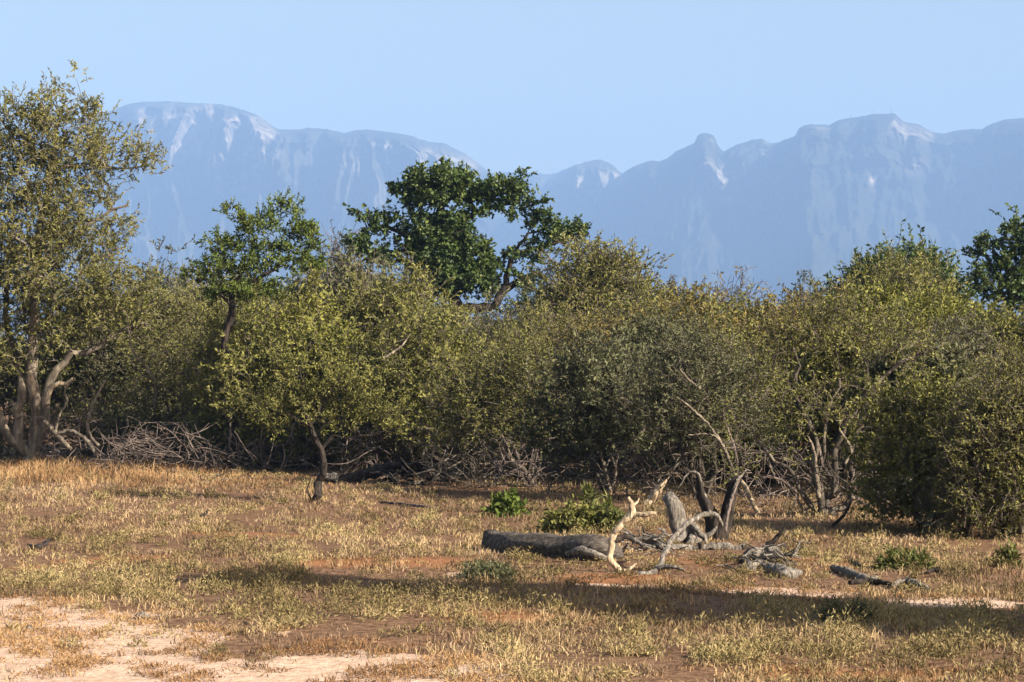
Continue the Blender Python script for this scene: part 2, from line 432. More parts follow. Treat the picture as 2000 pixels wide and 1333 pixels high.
# ------------------------------------------------------------------ mountains
RIDGE = [(-700, 330), (-300, 290), (0, 262), (120, 240), (200, 222), (240, 207), (251, 203), (278, 199), (317, 198), (387, 202), (434, 204), (465, 212), (496, 222), (524, 240), (541, 252),
 (563, 254), (602, 250), (629, 251), (672, 260), (692, 256), (715, 253), (746, 257), (785, 262), (808, 267), (840, 279), (863, 279), (886, 289), (910, 302), (933, 318), (953, 335),
 (962, 338), (998, 336), (1035, 338), (1076, 341), (1091, 336), (1125, 322), (1159, 313), (1174, 312), (1185, 317), (1200, 326), (1215, 339), (1234, 328), (1260, 317), (1275, 314), (1289, 316),
 (1302, 311), (1320, 296), (1356, 280), (1359, 274), (1362, 267), (1368, 262.5), (1379, 260), (1390, 262), (1397, 268), (1400, 281), (1410, 293), (1415, 296), (1437, 284), (1469, 274), (1487, 272), (1505, 281),
 (1525, 277), (1554, 266), (1559, 253), (1572, 244), (1608, 243), (1620, 245), (1640, 234), (1671, 229), (1716, 222), (1748, 222), (1757, 231), (1766, 238), (1793, 242), (1820, 258), (1842, 262),
 (1865, 256), (1895, 253), (1919, 252), (1932, 244), (1964, 233), (1998, 231), (2100, 226), (2300, 240), (2700, 300)]
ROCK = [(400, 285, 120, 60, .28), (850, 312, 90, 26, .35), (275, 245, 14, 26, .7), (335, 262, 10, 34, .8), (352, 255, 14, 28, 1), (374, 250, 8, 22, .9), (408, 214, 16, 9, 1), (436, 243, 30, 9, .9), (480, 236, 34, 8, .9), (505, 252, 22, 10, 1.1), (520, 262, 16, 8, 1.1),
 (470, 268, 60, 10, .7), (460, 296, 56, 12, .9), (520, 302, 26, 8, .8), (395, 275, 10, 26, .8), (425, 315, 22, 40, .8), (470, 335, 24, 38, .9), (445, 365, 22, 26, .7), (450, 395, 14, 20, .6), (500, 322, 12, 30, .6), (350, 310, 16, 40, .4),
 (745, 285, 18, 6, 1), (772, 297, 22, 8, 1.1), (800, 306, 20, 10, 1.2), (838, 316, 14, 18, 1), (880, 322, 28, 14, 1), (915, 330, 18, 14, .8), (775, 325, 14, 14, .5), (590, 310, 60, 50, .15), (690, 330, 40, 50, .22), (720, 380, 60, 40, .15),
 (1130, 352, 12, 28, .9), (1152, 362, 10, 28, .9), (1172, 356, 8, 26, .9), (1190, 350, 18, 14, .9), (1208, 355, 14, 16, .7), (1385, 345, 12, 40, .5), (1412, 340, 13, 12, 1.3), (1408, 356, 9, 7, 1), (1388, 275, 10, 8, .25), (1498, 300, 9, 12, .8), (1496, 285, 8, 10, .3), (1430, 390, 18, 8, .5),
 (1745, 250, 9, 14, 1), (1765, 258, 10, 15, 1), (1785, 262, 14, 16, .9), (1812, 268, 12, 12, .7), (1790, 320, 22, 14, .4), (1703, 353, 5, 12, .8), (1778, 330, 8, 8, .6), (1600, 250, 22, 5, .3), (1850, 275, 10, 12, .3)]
def build_mountains():
    R = np.array(RIDGE, float); px = np.arange(-700, 2701, 2.6); ry = np.interp(px, R[:, 0], R[:, 1])
    ry = ry + (fbm(px / 9, px * 0, 71, 3) - .5) * 3.0
    D = 9200 + 900 * sm(930, 990, px) * (1 - sm(1090, 1130, px)) - 700 * sm(1205, 1235, px) - 500 * sm(1500, 1600, px) + 300 * np.sin(px / 130.)
    zr = CH + (HZ - ry) / F * D
    v = np.concatenate([np.linspace(0, 1, 250) ** .9, 1 + np.linspace(.01, .35, 14)])
    U, Vv = np.meshgrid(px, v); Dr = np.tile(D, (len(v), 1)); Zr = np.tile(zr, (len(v), 1))
    # profile: talus up to 55 % of the height, cliff, rounded cap
    hp = np.interp(Vv, [0, .2, .45, .62, .72, .86, .94, 1, 1.1, 1.35], [0, .10, .34, .56, .72, .88, .945, 1, .985, .8])
    back = np.interp(Vv, [0, .45, .62, .72, .86, .94, 1, 1.35], [-3100, -1500, -950, -780, -600, -330, 0, 600])
    xx = U * 9.2 / 4.51 ; zz = hp * Zr
    wp = 1.6 * (fbm(U / 110, Vv * 3.2, 83, 3) - .5); gul = (np.abs(fbm(U / 75 + wp + Vv * .9, Vv * 2.6 + wp, 81, 5) - .5) * 2)            # gullies and spurs
    fine = fbm(U / 26, Vv * 11, 91, 5) - .5
    env = sm(0, .15, Vv) * (1 - sm(.9, 1, Vv))
    band = (fbm(U / 160, Vv * 22, 101, 3) - .5)
    dist = Dr + back + env * ((gul - .35) * 1150 * (1 - .88 * sm(1190, 1260, U)) + (fbm(U / 210, Vv * 1.3, 85, 3) - .5) * 900 * (1 - .5 * sm(1190, 1260, U)) + fine * 330 + band * 160 * sm(.55, .7, Vv))
    zz = zz * np.minimum(1, dist / (Dr + back)) ** 1.0 + env * fine * 16 * (Vv < .9)
    ridged = Zr * hp
    X = (U - 1000) / F * (dist); V = np.stack([X, dist, zz - 6 * (Vv <= 0)], -1).reshape(-1, 3)
    w = len(px); h = len(v); i, j = np.meshgrid(np.arange(w - 1), np.arange(h - 1)); a = (j * w + i).ravel()
    Q = np.stack([a, a + 1, a + w + 1, a + w], 1)
    py = HZ - (V[:, 2] - CH) * F / V[:, 1]
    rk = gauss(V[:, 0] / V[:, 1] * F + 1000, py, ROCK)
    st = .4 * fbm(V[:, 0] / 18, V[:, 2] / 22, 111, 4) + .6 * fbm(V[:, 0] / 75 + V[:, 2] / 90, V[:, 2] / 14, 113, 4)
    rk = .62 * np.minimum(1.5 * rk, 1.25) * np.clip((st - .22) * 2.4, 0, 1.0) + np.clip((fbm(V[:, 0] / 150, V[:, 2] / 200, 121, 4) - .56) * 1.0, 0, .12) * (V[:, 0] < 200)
    m, nt, out = mat_new('mountain_rock_and_scrub')
    tc = nt.nodes.new('ShaderNodeTexCoord'); n = nt.nodes.new('ShaderNodeTexNoise'); n.inputs['Scale'].default_value = .012; n.inputs['Detail'].default_value = 6
    nt.links.new(tc.outputs['Object'], n.inputs['Vector'])
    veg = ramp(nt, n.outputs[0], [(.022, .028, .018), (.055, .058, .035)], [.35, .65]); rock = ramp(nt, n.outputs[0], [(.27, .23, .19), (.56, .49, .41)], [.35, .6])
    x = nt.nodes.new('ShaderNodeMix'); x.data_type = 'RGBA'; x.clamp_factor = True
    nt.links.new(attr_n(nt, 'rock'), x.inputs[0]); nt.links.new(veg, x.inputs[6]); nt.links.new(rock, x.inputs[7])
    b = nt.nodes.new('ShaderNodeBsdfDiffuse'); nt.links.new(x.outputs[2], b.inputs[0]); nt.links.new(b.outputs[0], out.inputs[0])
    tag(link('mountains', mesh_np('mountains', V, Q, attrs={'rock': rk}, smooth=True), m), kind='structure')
    # slim masts on the right-hand summit
    for k, (mx, hh, lab) in enumerate([(1662, 11, 'leftmost and slim radio mast on the high right-hand summit'), (1704, 9, 'middle radio mast, short and stout, on the high right-hand summit'), (1740, 13, 'rightmost and tallest radio mast on the high right-hand summit')]):
        d = float(np.interp(mx, px, D)); yy = float(np.interp(mx, px, ry)) + 1; p = P(mx, yy, d); H = hh * d / F; wd = 1.3
        vs = []; qs = []
        for (ax, ay) in ((-1, -1), (1, -1), (1, 1), (-1, 1)):        # four legs leaning in
            o = len(vs)
            for t in (0, 1):
                s = wd * (1 - .75 * t)
                for q, r in ((-.35, -.35), (.35, -.35), (.35, .35), (-.35, .35)): vs.append((ax * s + q, ay * s + r, t * H))
            qs += [(o + i, o + (i + 1) % 4, o + 4 + (i + 1) % 4, o + 4 + i) for i in range(4)] + [(o + 4, o + 5, o + 6, o + 7)]
        for t in np.linspace(.12, .92, 7):                            # rings of cross bars
            o = len(vs); s = wd * (1 - .75 * t) + .2
            for zz_ in (t * H - .3, t * H + .3):
                for q, r in ((-1, -1), (1, -1), (1, 1), (-1, 1)): vs.append((q * s, r * s, zz_))
            qs += [(o + i, o + (i + 1) % 4, o + 4 + (i + 1) % 4, o + 4 + i) for i in range(4)]
        o = link('radio_mast', mesh_np('radio_mast', np.array(vs), np.array(qs)), WM['twig']); o.location = p
        tag(o, lab, 'mast', 'radio masts on the summit')
build_mountains()

# ------------------------------------------------------------------ haze
def build_haze():
    x, y0, y1, z0, z1 = 9500, -1000, 11000, -8, 1180
    V = [(a, b, c) for c in (z0, z1) for a, b in ((-x, y0), (x, y0), (x, y1), (-x, y1))]
    Q = [(0, 3, 2, 1), (4, 5, 6, 7), (0, 1, 5, 4), (1, 2, 6, 5), (2, 3, 7, 6), (3, 0, 4, 7)]
    m, nt, out = mat_new('haze_air'); v = nt.nodes.new('ShaderNodeVolumePrincipled')
    v.inputs['Color'].default_value = (.235, .40, .73, 1); v.inputs['Density'].default_value = HAZE
    v.inputs['Anisotropy'].default_value = 0.0
    nt.links.new(v.outputs[0], out.inputs['Volume'])
    tag(link('haze', mesh_np('haze', np.array(V, float), np.array(Q)), m), kind='stuff')
HAZE = 1.5e-4
build_haze()

# ------------------------------------------------------------------ trees and shrubs
def fol(d, **k):
    u = d / F
    o = dict(spacing=36 * u, sl=30 * u, ll=8 * u, lw=2.9 * u, rmax=6 * u, spread=11 * u, twr=.62 * u, tip=.5 * u, step=24 * u, jit=3.5 * u, sprigs=8, leaves=11)
    o.update(k); return o
def T(name, label, cat, base, seeds, blobs, leaf, bark, seed, d=None, **k):
    """tree from photo pixels: seeds [(pts px, r0 px, r1 px)], points may carry a depth offset"""
    d = d or gd(base[1]); u = d / F
    def pt(q): return P(q[0], q[1], d + (q[2] if len(q) > 2 else 0))
    b = P(base[0], base[1], d); b[2] = float(ground_h(b[0], b[1])) - .04
    sd2 = []
    for i, (pts, r0, r1) in enumerate(seeds):
        pp = [pt(q) for q in pts]
        if i == 0: pp = [b] + pp[1:]
        sd2.append((pp, r0 * u, r1 * u))
    return build_tree(name, label, cat, b, sd2, px_blobs(blobs, d), leaf, bark, seed, **fol(d, **k))


def B(label, x0, x1, ytop, ybase, leaf, seed, d=None, **k):
    d = d or gd(ybase); o = fol(d); r_ = random.Random(seed * 7 + 1); q = r_.uniform(.8, 1.3)
    o['ll'] *= q; o['lw'] *= q * r_.uniform(.85, 1.25); o['sl'] *= r_.uniform(.75, 1.4); o['spacing'] *= r_.uniform(.92, 1.12); o['hug'] = r_.uniform(.55, 1.1)
    o['bare'] = r_.choice([.05, .15, .28]); o['twigmat'] = r_.choice(['twig', 'twig', 'grey']); o.update(k)
    return bush(label, x0, x1, ytop, ybase, leaf, seed, d=d, **o)

# tall tree on the left edge
T('bushwillow_tree', 'tallest olive tree, rising at the left edge above the mountain, with several dark stems', 'tree', (52, 905),
  [([(52, 905), (70, 870), (72, 800), (66, 740), (62, 660), (70, 600, -.3), (72, 520), (80, 440), (100, 330), (112, 240)], 14, 4),
   ([(60, 885), (40, 868), (36, 800), (44, 745), (30, 690, .6), (12, 610, .8), (22, 520, 1)], 11, 4),
   ([(64, 880), (84, 845), (88, 790), (92, 760), (112, 722), (140, 692), (172, 692), (212, 662), (250, 640), (288, 632)], 11, 3.5),
   ([(36, 868), (10, 840), (-10, 800), (-20, 720), (-40, 600)], 12, 5),
   ([(75, 470), (50, 470), (20, 500), (-10, 560)], 5, 3), ([(72, 520), (130, 470), (200, 420), (250, 400)], 5, 2),
   ([(95, 340), (150, 320), (220, 330), (280, 325)], 3.5, 1.5), ([(85, 420), (40, 330), (20, 250)], 5, 2)],
  [(100, 212, 66, 38), (40, 240, 66, 55), (168, 208, 34, 24), (130, 290, 90, 50), (30, 340, 90, 70), (210, 310, 66, 34), (262, 300, 30, 14), (290, 322, 40, 9), (160, 370, 70, 46), (225, 415, 34, 30),
   (60, 440, 110, 70), (160, 470, 80, 55), (250, 445, 38, 10), (30, 560, 90, 80), (130, 560, 110, 60), (230, 560, 80, 50), (20, 670, 70, 50), (130, 640, 60, 30), (230, 630, 80, 40), (310, 600, 50, 50), (170, 250, 50, 36), (-60, 300, 60, 120), (-70, 520, 70, 140)],
  'olive', 'pale', 11, rmax=12 * 68 / F, sprigs=7, leaves=9, spacing=29 * 68 / F, sl=26 * 68 / F, ll=8 * 68 / F, lw=2.8 * 68 / F)
# green layered tree behind the scrub
T('knobthorn_tree', 'darker green tree with layered feathery crown and thin black trunk, left of the round-topped fig', 'tree', (456, 918),
  [([(456, 918), (456, 860), (455, 800), (452, 740), (446, 700), (440, 650), (452, 600), (450, 570), (470, 540)], 14, 5),
   ([(450, 575), (500, 548), (540, 520), (566, 500)], 5.5, 2.5), ([(455, 730), (475, 690), (490, 665)], 4, 2), ([(452, 600), (420, 560), (400, 520)], 4, 2)],
  [(452, 416, 34, 8), (500, 436, 50, 12), (558, 412, 34, 14), (535, 450, 70, 12), (432, 478, 50, 12), (590, 462, 34, 18), (600, 498, 40, 20), (500, 485, 70, 13), (470, 520, 80, 13), (570, 520, 50, 12), (405, 540, 40, 13), (470, 562, 90, 12), (560, 398, 12, 8), (420, 505, 40, 10)],
  'fresh', 'rot', 12, hug=.6, spacing=21 * 64 / F, sprigs=6, sl=20 * 64 / F, spread=6 * 64 / F)
B('airy olive bush hiding the middle of the black trunk', 400, 520, 665, 916, 'olive', 15, d=62.5, low=.42, stems=2)
# small umbrella tree standing free in the grass
T('small_acacia_tree', 'small yellow-green umbrella tree on a crooked black trunk, standing free in the grass', 'tree', (613, 982),
  [([(613, 982), (620, 945), (630, 905), (628, 880), (618, 855), (606, 832)], 8.5, 5.5),
   ([(628, 872), (650, 856), (700, 852), (760, 845)], 3, 1.5), ([(606, 832), (570, 812), (530, 800)], 4, 1.5), ([(610, 838), (625, 790), (660, 740)], 4.5, 1.6), ([(606, 832), (590, 780), (585, 720)], 4, 1.6),
   ([(607, 984), (606, 962), (608, 930)], 2.2, 1.5)],
  [(560, 770, 70, 34), (640, 790, 90, 34), (720, 790, 70, 36), (520, 800, 40, 22), (620, 735, 80, 34), (690, 740, 60, 34), (770, 830, 34, 16), (600, 815, 80, 14), (560, 720, 50, 26), (690, 825, 70, 14)],
  'olive', 'rot', 13, hug=.8, lw=2.5 * 47 / F)
# great fig
T('fig_tree', 'great dark green fig with domed top and open arching limbs, tallest crown against the mountains', 'tree', (905, 800),
  [([(905, 800), (900, 700), (890, 610), (880, 560), (868, 500), (858, 440), (862, 400)], 17, 7),
   ([(890, 600), (960, 600), (985, 570), (1020, 545), (1060, 535)], 10, 5), ([(985, 570), (992, 540), (1000, 505), (1030, 490), (1080, 478), (1115, 460)], 6.5, 3),
   ([(1000, 505), (1015, 475), (1045, 452), (1080, 440)], 3.5, 2), ([(868, 470), (900, 440), (930, 418), (960, 405), (1000, 398)], 7, 3), ([(880, 520), (820, 480), (770, 450), (720, 440)], 7, 3),
   ([(862, 400), (840, 380), (800, 370)], 4, 2), ([(862, 400), (890, 370), (900, 350)], 4, 2), ([(820, 490), (760, 490), (690, 490)], 4, 2)],
  [(862, 350, 66, 15), (815, 366, 38, 20), (900, 362, 44, 22), (860, 385, 60, 16), (785, 374, 20, 8), (800, 400, 26, 14), (975, 368, 50, 20), (1015, 385, 28, 26), (940, 385, 26, 14), (1035, 415, 22, 20), (1005, 420, 18, 8), (960, 388, 30, 9),
   (1060, 440, 30, 18), (1105, 452, 32, 16), (1075, 470, 26, 12), (1128, 444, 12, 10), (1050, 478, 34, 10), (1030, 500, 20, 8), (1030, 545, 26, 20),
   (735, 440, 32, 18), (705, 462, 24, 20), (770, 428, 26, 12), (715, 485, 36, 14), (830, 425, 26, 10), (800, 440, 18, 12), (795, 474, 26, 16), (760, 505, 44, 14),
   (860, 450, 56, 28), (890, 470, 40, 30), (850, 500, 60, 34), (925, 500, 40, 34), (900, 540, 60, 34), (960, 530, 24, 34), (850, 550, 50, 24), (960, 570, 20, 18), (905, 430, 14, 10), (930, 416, 18, 8), (962, 402, 24, 9), (1000, 492, 14, 9)],
  'deep', 'rot', 14, d=92, rmax=12 * 92 / F, sprigs=8, leaves=8, ll=8 * 92 / F, lw=5 * 92 / F, sl=13 * 92 / F, spread=6 * 92 / F, spacing=18 * 92 / F, droop=.3, jit=.05)

# --- skyline behind the thicket
G3 = 'far trees filling the bush behind the thicket'
B('rounded olive-green tree just right of the fig, its dome on the skyline', 1015, 1310, 478, 800, 'olive', 21, d=78, low=.1, depthf=.5, barkmat='bark', name='domed_tree', cat='tree')
B('dark shaded bush under the right arm of the fig', 1000, 1180, 535, 800, 'deep', 22, d=84, low=.2, barkmat='bark')
B('bright green bush low beneath the trunk of the fig', 885, 1045, 592, 800, 'bright', 23, d=80, low=.3, barkmat='bark')
B('brownish low skyline bush between the domed tree and the bare grey one', 1240, 1440, 545, 800, 'brown', 24, d=82, low=.1)
B('bare grey twiggy bush on the skyline with a single tall thin shoot', 1330, 1500, 532, 800, 'brown', 25, d=86, low=.1, bare=.85, barkmat='pale', twigmat='twig', spacing=.6)
B('pale grey-green bush on the skyline between bare twigs and the dark green tree', 1500, 1620, 522, 800, 'blue', 26, d=88, low=.2, barkmat='pale')
B('tall dark green tree on the right skyline', 1630, 1890, 462, 800, 'deep', 27, d=80, low=.2, barkmat='bark', name='dark_tree', cat='tree', ll=.16, lw=.085)
B('yellow-green tree in front of the dark tree on the right skyline', 1600, 1880, 500, 860, 'olive', 28, d=66, low=.2, name='leafy_tree', cat='tree')
T('open_crowned_tree', 'dark loose-crowned tree cut by the right edge of the skyline', 'tree', (1985, 860),
  [([(1985, 860), (1980, 700), (1975, 600), (1960, 520), (1940, 490)], 9, 3), ([(1975, 600), (2000, 520), (2000, 450)], 5, 2)],
  [(1915, 490, 20, 20), (1945, 475, 20, 14), (1985, 455, 26, 16), (1930, 520, 34, 22), (1985, 510, 34, 30), (1960, 555, 50, 24), (2020, 470, 30, 50), (1995, 580, 40, 30)],
  'deep', 'bark', 29, d=76, sprigs=6, ll=9 * 76 / F, lw=5 * 76 / F, sl=20 * 76 / F, spacing=20 * 76 / F)
B('grey-green tree at the far right below the loose-crowned dark tree', 1840, 2060, 585, 900, 'dull', 30, d=60, low=.2, name='leafy_tree', cat='tree')
B('bare pale twiggy bush on the skyline left of the fig', 600, 715, 430, 800, 'dull', 31, d=96, low=.3, bare=.8, barkmat='pale', twigmat='twig')
B('hazy grey-green bush on the skyline between the left tree and the green one', 262, 372, 478, 800, 'blue', 32, d=104, low=.2, barkmat='pale')
B('thin bare bush on the skyline against the left of the layered green tree', 340, 430, 470, 800, 'dull', 33, d=98, low=.3, bare=.8, barkmat='pale', twigmat='twig')
B('olive bush behind the layered green tree', 330, 560, 505, 860, 'olive', 34, d=76, low=.2)
B('dark olive bush reaching from the green tree to the fig', 540, 800, 505, 860, 'dull', 35, d=78, low=.2)
# --- middle rank
B('broad sunlit yellow-olive bush in front of the fig', 620, 900, 522, 900, 'olive', 41, d=66, low=.15)
B('yellowish bush below the layered green tree', 380, 580, 590, 900, 'yellow', 42, d=66, low=.1)
B('olive bush with orange-tinged top right of the yellowish bush', 500, 700, 575, 900, 'yellow', 43, d=63, low=.1)
B('grey-olive bush behind the tangle of dead branches', 260, 470, 570, 910, 'olive', 44, d=69, low=.28)
B('shaggy bush with bare curved stems right of the tall left tree', 120, 320, 640, 912, 'dull', 45, d=73, low=.38, barkmat='pale', r0=.07)
B('low olive bush at the left edge beneath the tall tree', -80, 70, 660, 905, 'dull', 46, d=74, low=.4)
B('olive bush just right of the umbrella tree crown', 720, 940, 600, 940, 'olive', 47, d=60, low=.28)
B('grey-olive bush behind the fallen dark trunk', 640, 860, 700, 925, 'dull', 48, d=62, low=.28)
B('brown-tinged bush in the middle of the thicket below the domed tree', 1050, 1300, 590, 930, 'brown', 49, d=62, bare=.35, low=.28)
B('brown-tinged dense bush in the thicket right of the middle', 1230, 1460, 575, 940, 'brown', 50, d=60, bare=.35, low=.28)
B('orange-topped bush left of the big spreading multi-stemmed tree', 1400, 1620, 570, 950, 'brown', 51, d=56, low=.28)
B('yellow-green bush beneath the dark right skyline tree', 1600, 1840, 560, 960, 'yellow', 52, d=54, low=.28)
B('grey twiggy bush near the right edge behind the front shrubs', 1780, 1950, 600, 960, 'dull', 53, d=52, low=.28, bare=.35, barkmat='pale')
FI = [(60, 330, 555, 74, 'olive'), (230, 480, 545, 80, 'dull'), (420, 640, 560, 72, 'olive'), (640, 860, 540, 74, 'dull'), (760, 980, 575, 72, 'yellow'), (860, 1080, 590, 68, 'dull'), (950, 1190, 600, 66, 'olive'),
  (1120, 1360, 580, 70, 'olive'), (1180, 1400, 620, 57, 'dull'), (1330, 1560, 575, 68, 'yellow'), (1340, 1540, 640, 54, 'olive'), (1480, 1720, 560, 66, 'brown'), (1560, 1760, 620, 50, 'olive'), (1700, 1960, 560, 62, 'yellow'), (1700, 1900, 640, 48, 'dull'), (1880, 2120, 600, 56, 'olive')]
FL = ['left of and behind the bowed pale stem', 'behind the brush heap, its top just left of the green layered tree', 'between the layered green tree and the umbrella tree', 'close below the left arm of the fig', 'below the middle of the fig', 'below the right foot of the fig', 'below the bright green bush',
  'below the domed tree, right part', 'in the dark middle of the thicket above the leaning stump', 'below the bare skyline twigs', 'above the split dark stump', 'left of the yellow-green right-hand tree', 'inside the fan of the spreading tree', 'below the gap between the two dark skyline trees', 'above the dense front shrub on the right', 'at the right edge under the loose-crowned tree']
for i, ((a, b_, yt, dd, lf), lab) in enumerate(zip(FI, FL)):
    B('thicket bush ' + lab, a, b_, yt, 900, lf, 300 + i, d=dd, low=.22, lump=8, group='bushes merging into one thicket')
# --- front rank
B('bush with white leaning stems in the middle of the thicket edge', 860, 1100, 640, 945, 'olive', 61, low=.26, bare=.25, barkmat='grey', bx=1035, r0=.05, stems=5)
B('bush on a pale slender forked stem behind the leafy green shrub', 1060, 1290, 650, 965, 'dull', 62, low=.26, bare=.35, barkmat='grey', bx=1190, r0=.045, stems=4)
B('darkest twiggy bush behind the dead stumps', 1230, 1500, 640, 975, 'dull', 63, d=47, low=.26, barkmat='grey', bare=.4, stems=6, r0=.045)
T('spreading_tree', 'wide multi-stemmed tree fanning from one dark base on the right side', 'tree', (1612, 1018),
  [([(1612, 1018), (1600, 960), (1592, 900), (1590, 850), (1560, 780), (1552, 720), (1550, 680)], 9, 3),
   ([(1612, 1010), (1625, 960), (1630, 900), (1640, 850), (1700, 760), (1760, 710), (1800, 690)], 8, 2.5), ([(1612, 1018), (1650, 990), (1668, 940), (1660, 880), (1690, 820), (1720, 780)], 8, 3),
   ([(1612, 1015), (1570, 970), (1550, 930), (1500, 880), (1460, 830)], 6, 2.5), ([(1600, 960), (1605, 880), (1620, 800), (1640, 740)], 5, 2), ([(1625, 960), (1600, 890), (1580, 860)], 5, 2.5), ([(1612, 1018), (1580, 1000), (1530, 940), (1490, 935)], 4, 2)],
  [(1500, 740, 70, 50), (1560, 660, 80, 50), (1640, 640, 80, 50), (1720, 660, 80, 50), (1780, 690, 60, 40), (1480, 820, 60, 40), (1560, 800, 70, 50), (1650, 780, 80, 50), (1740, 770, 60, 40), (1450, 890, 40, 30), (1530, 880, 50, 36), (1700, 860, 60, 40), (1600, 600, 60, 30), (1470, 680, 50, 36)],
  'olive', 'grey', 64, sprigs=8, leaves=9, bare=.3, twigmat='twig')
B('dense dark shrub with leaves down to the grass right of the spreading tree', 1700, 1930, 700, 1040, 'olive', 65, low=.08, bare=.3, twigmat='twig', stems=5, depthf=.6)
B('dense shrub cut by the right edge, standing foremost in the thicket', 1860, 2090, 690, 1052, 'olive', 66, low=.06, bare=.25, stems=5, depthf=.6)
B('low dark shrub between the two right-hand front shrubs', 1800, 1960, 850, 1050, 'dull', 67, low=.02)
B('small olive shrub filling the gap behind the small umbrella tree', 500, 660, 800, 915, 'dull', 73, low=.02)
B('low olive shrub behind the heap of dead branches', 330, 460, 780, 905, 'dull', 76, low=.02)
SCR = [(20, 90, 72), (120, 240, 71), (220, 350, 70), (330, 460, 70), (470, 600, 67), (580, 720, 66), (690, 830, 65), (800, 930, 63), (900, 1030, 61), (1000, 1120, 59), (1090, 1220, 58), (1190, 1320, 57), (1290, 1420, 56), (1390, 1510, 55), (1490, 1600, 54), (1570, 1690, 53), (1660, 1780, 51), (1740, 1860, 49), (1840, 1960, 47), (1930, 2050, 46)]
SL = ['at the extreme left behind the tall tree\'s stems', 'behind the bowed pale stem', 'behind the left half of the brush heap', 'behind the right half of the brush heap', 'between the black trunk and the umbrella tree', 'behind the umbrella tree\'s trunk', 'behind the fallen dark trunk', 'behind the fallen tree\'s branch tips',
 'left of the white leaning stems', 'just behind the white leaning stems', 'left of the pale forked stem, above the leafy green shrub', 'just behind the pale forked stem', 'behind the silvery leaning stump', 'behind the split dark stump', 'behind the left limbs of the spreading tree', 'behind the base of the spreading tree', 'behind the pinkish-grey dead shrub', 'left of and behind the dense front shrub', 'behind the two right-hand front shrubs', 'at the extreme right, low behind the front shrub']
rs = random.Random(4)
for i, ((a, b_, dd), lab) in enumerate(zip(SCR, SL)):
    gy = HZ + F * CH / dd
    B('dim twiggy scrub ' + lab, a - 15, b_ + 15, gy - rs.uniform(105, 150), gy, ['dull', 'olive', 'dull', 'brown'][i % 4], 400 + i, d=dd, low=.02, name='scrub', barkmat=['grey', 'pale'][i % 2], bare=rs.choice([.3, .45, .6]), stems=6, r0=.02, group='twiggy scrub in the shade of the thicket')
# --- the bush goes on behind: copies of three trees
def copy_tree(o, loc, rz, sc, label, leaf=None):
    c = o.copy(); COL.objects.link(c); c.location = loc; c.rotation_euler = (0, 0, rz); c.scale = (sc, sc, sc * random.uniform(.9, 1.1)); c['label'] = label; c['group'] = G3
    for ch in o.children:
        k = ch.copy(); COL.objects.link(k); k.parent = c
        if ch.name.startswith('crown') and leaf: 
            k.material_slots[0].link = 'OBJECT'; k.material_slots[0].material = LM[leaf]
    return c
random.seed(5)
protos = [o for o in bpy.data.objects if o.get('category') in ('tree', 'shrub') and any(s in o['label'] for s in ('grey-olive bush behind the tangle', 'olive bush just right', 'brown-tinged dense'))]
for i, px in enumerate(range(-60, 2120, 105)):
    d = random.uniform(88, 118); x = (px + random.uniform(-30, 30) - 1000) / F * d
    c = copy_tree(protos[i % 3], (x, d, float(ground_h(x, d))), random.uniform(0, 6.28), random.uniform(.82, 1.0), 'hazy olive tree in the far bush, hidden up to its crown by the thicket', ['olive', 'dull', 'yellow', 'brown'][i % 4])
    c.name = 'far_tree'; c['category'] = 'tree'
for i, px in enumerate([-1150, -1000, -880, -760, -650, -540, -430, -330, -230, -140, 2130, 2230, 2340, 2450, 2570, 2700]):
    d = random.uniform(64, 92) if px < 0 else random.uniform(60, 84); x = (px - 1000) / F * d
    c = copy_tree(protos[i % 3], (x, d, float(ground_h(x, d))), random.uniform(0, 6.28), random.uniform(.85, 1.1), 'olive tree of the thicket beyond the edge of the photo', ['olive', 'dull', 'yellow'][i % 3])
    c.name = 'outer_tree'; c['category'] = 'tree'; c['group'] = 'thicket beyond the edges of the view'
# tree just outside the right edge, whose long shadow lies across the grass
SX, SY = 10.1, 20.6
build_tree('shade_tree', 'tree standing just outside the right edge, casting the long shadow on the grass', 'tree', (SX, SY, 0),
  [([(SX, SY, 0), (SX + .1, SY, 1.2), (SX, SY + .1, 2.4), (SX + .2, SY, 4.2), (SX, SY, 6.5)], .17, .05)],
  [((SX - .2, SY + .1, 2.9), (2.0, 1.3, 1.0)), ((SX + .4, SY - .2, 4.3), (1.6, 1.3, 1.1)), ((SX - .5, SY + .3, 4.6), (1.5, 1.2, 1.0)), ((SX, SY, 5.9), (1.3, 1.0, 1.0)), ((SX + .1, SY, 7.2), (1.0, .75, .9)), ((SX, SY + .1, 8.3), (.7, .7, .6)), ((SX + 1.4, SY - .3, 3.2), (1.5, 1.3, .9)), ((SX - 1.6, SY + .9, 3.4), (1.3, 1.2, .8))],
  'olive', 'bark', 90, spacing=.31, sl=.42, sprigs=9, leaves=12, ll=.15, lw=.08)

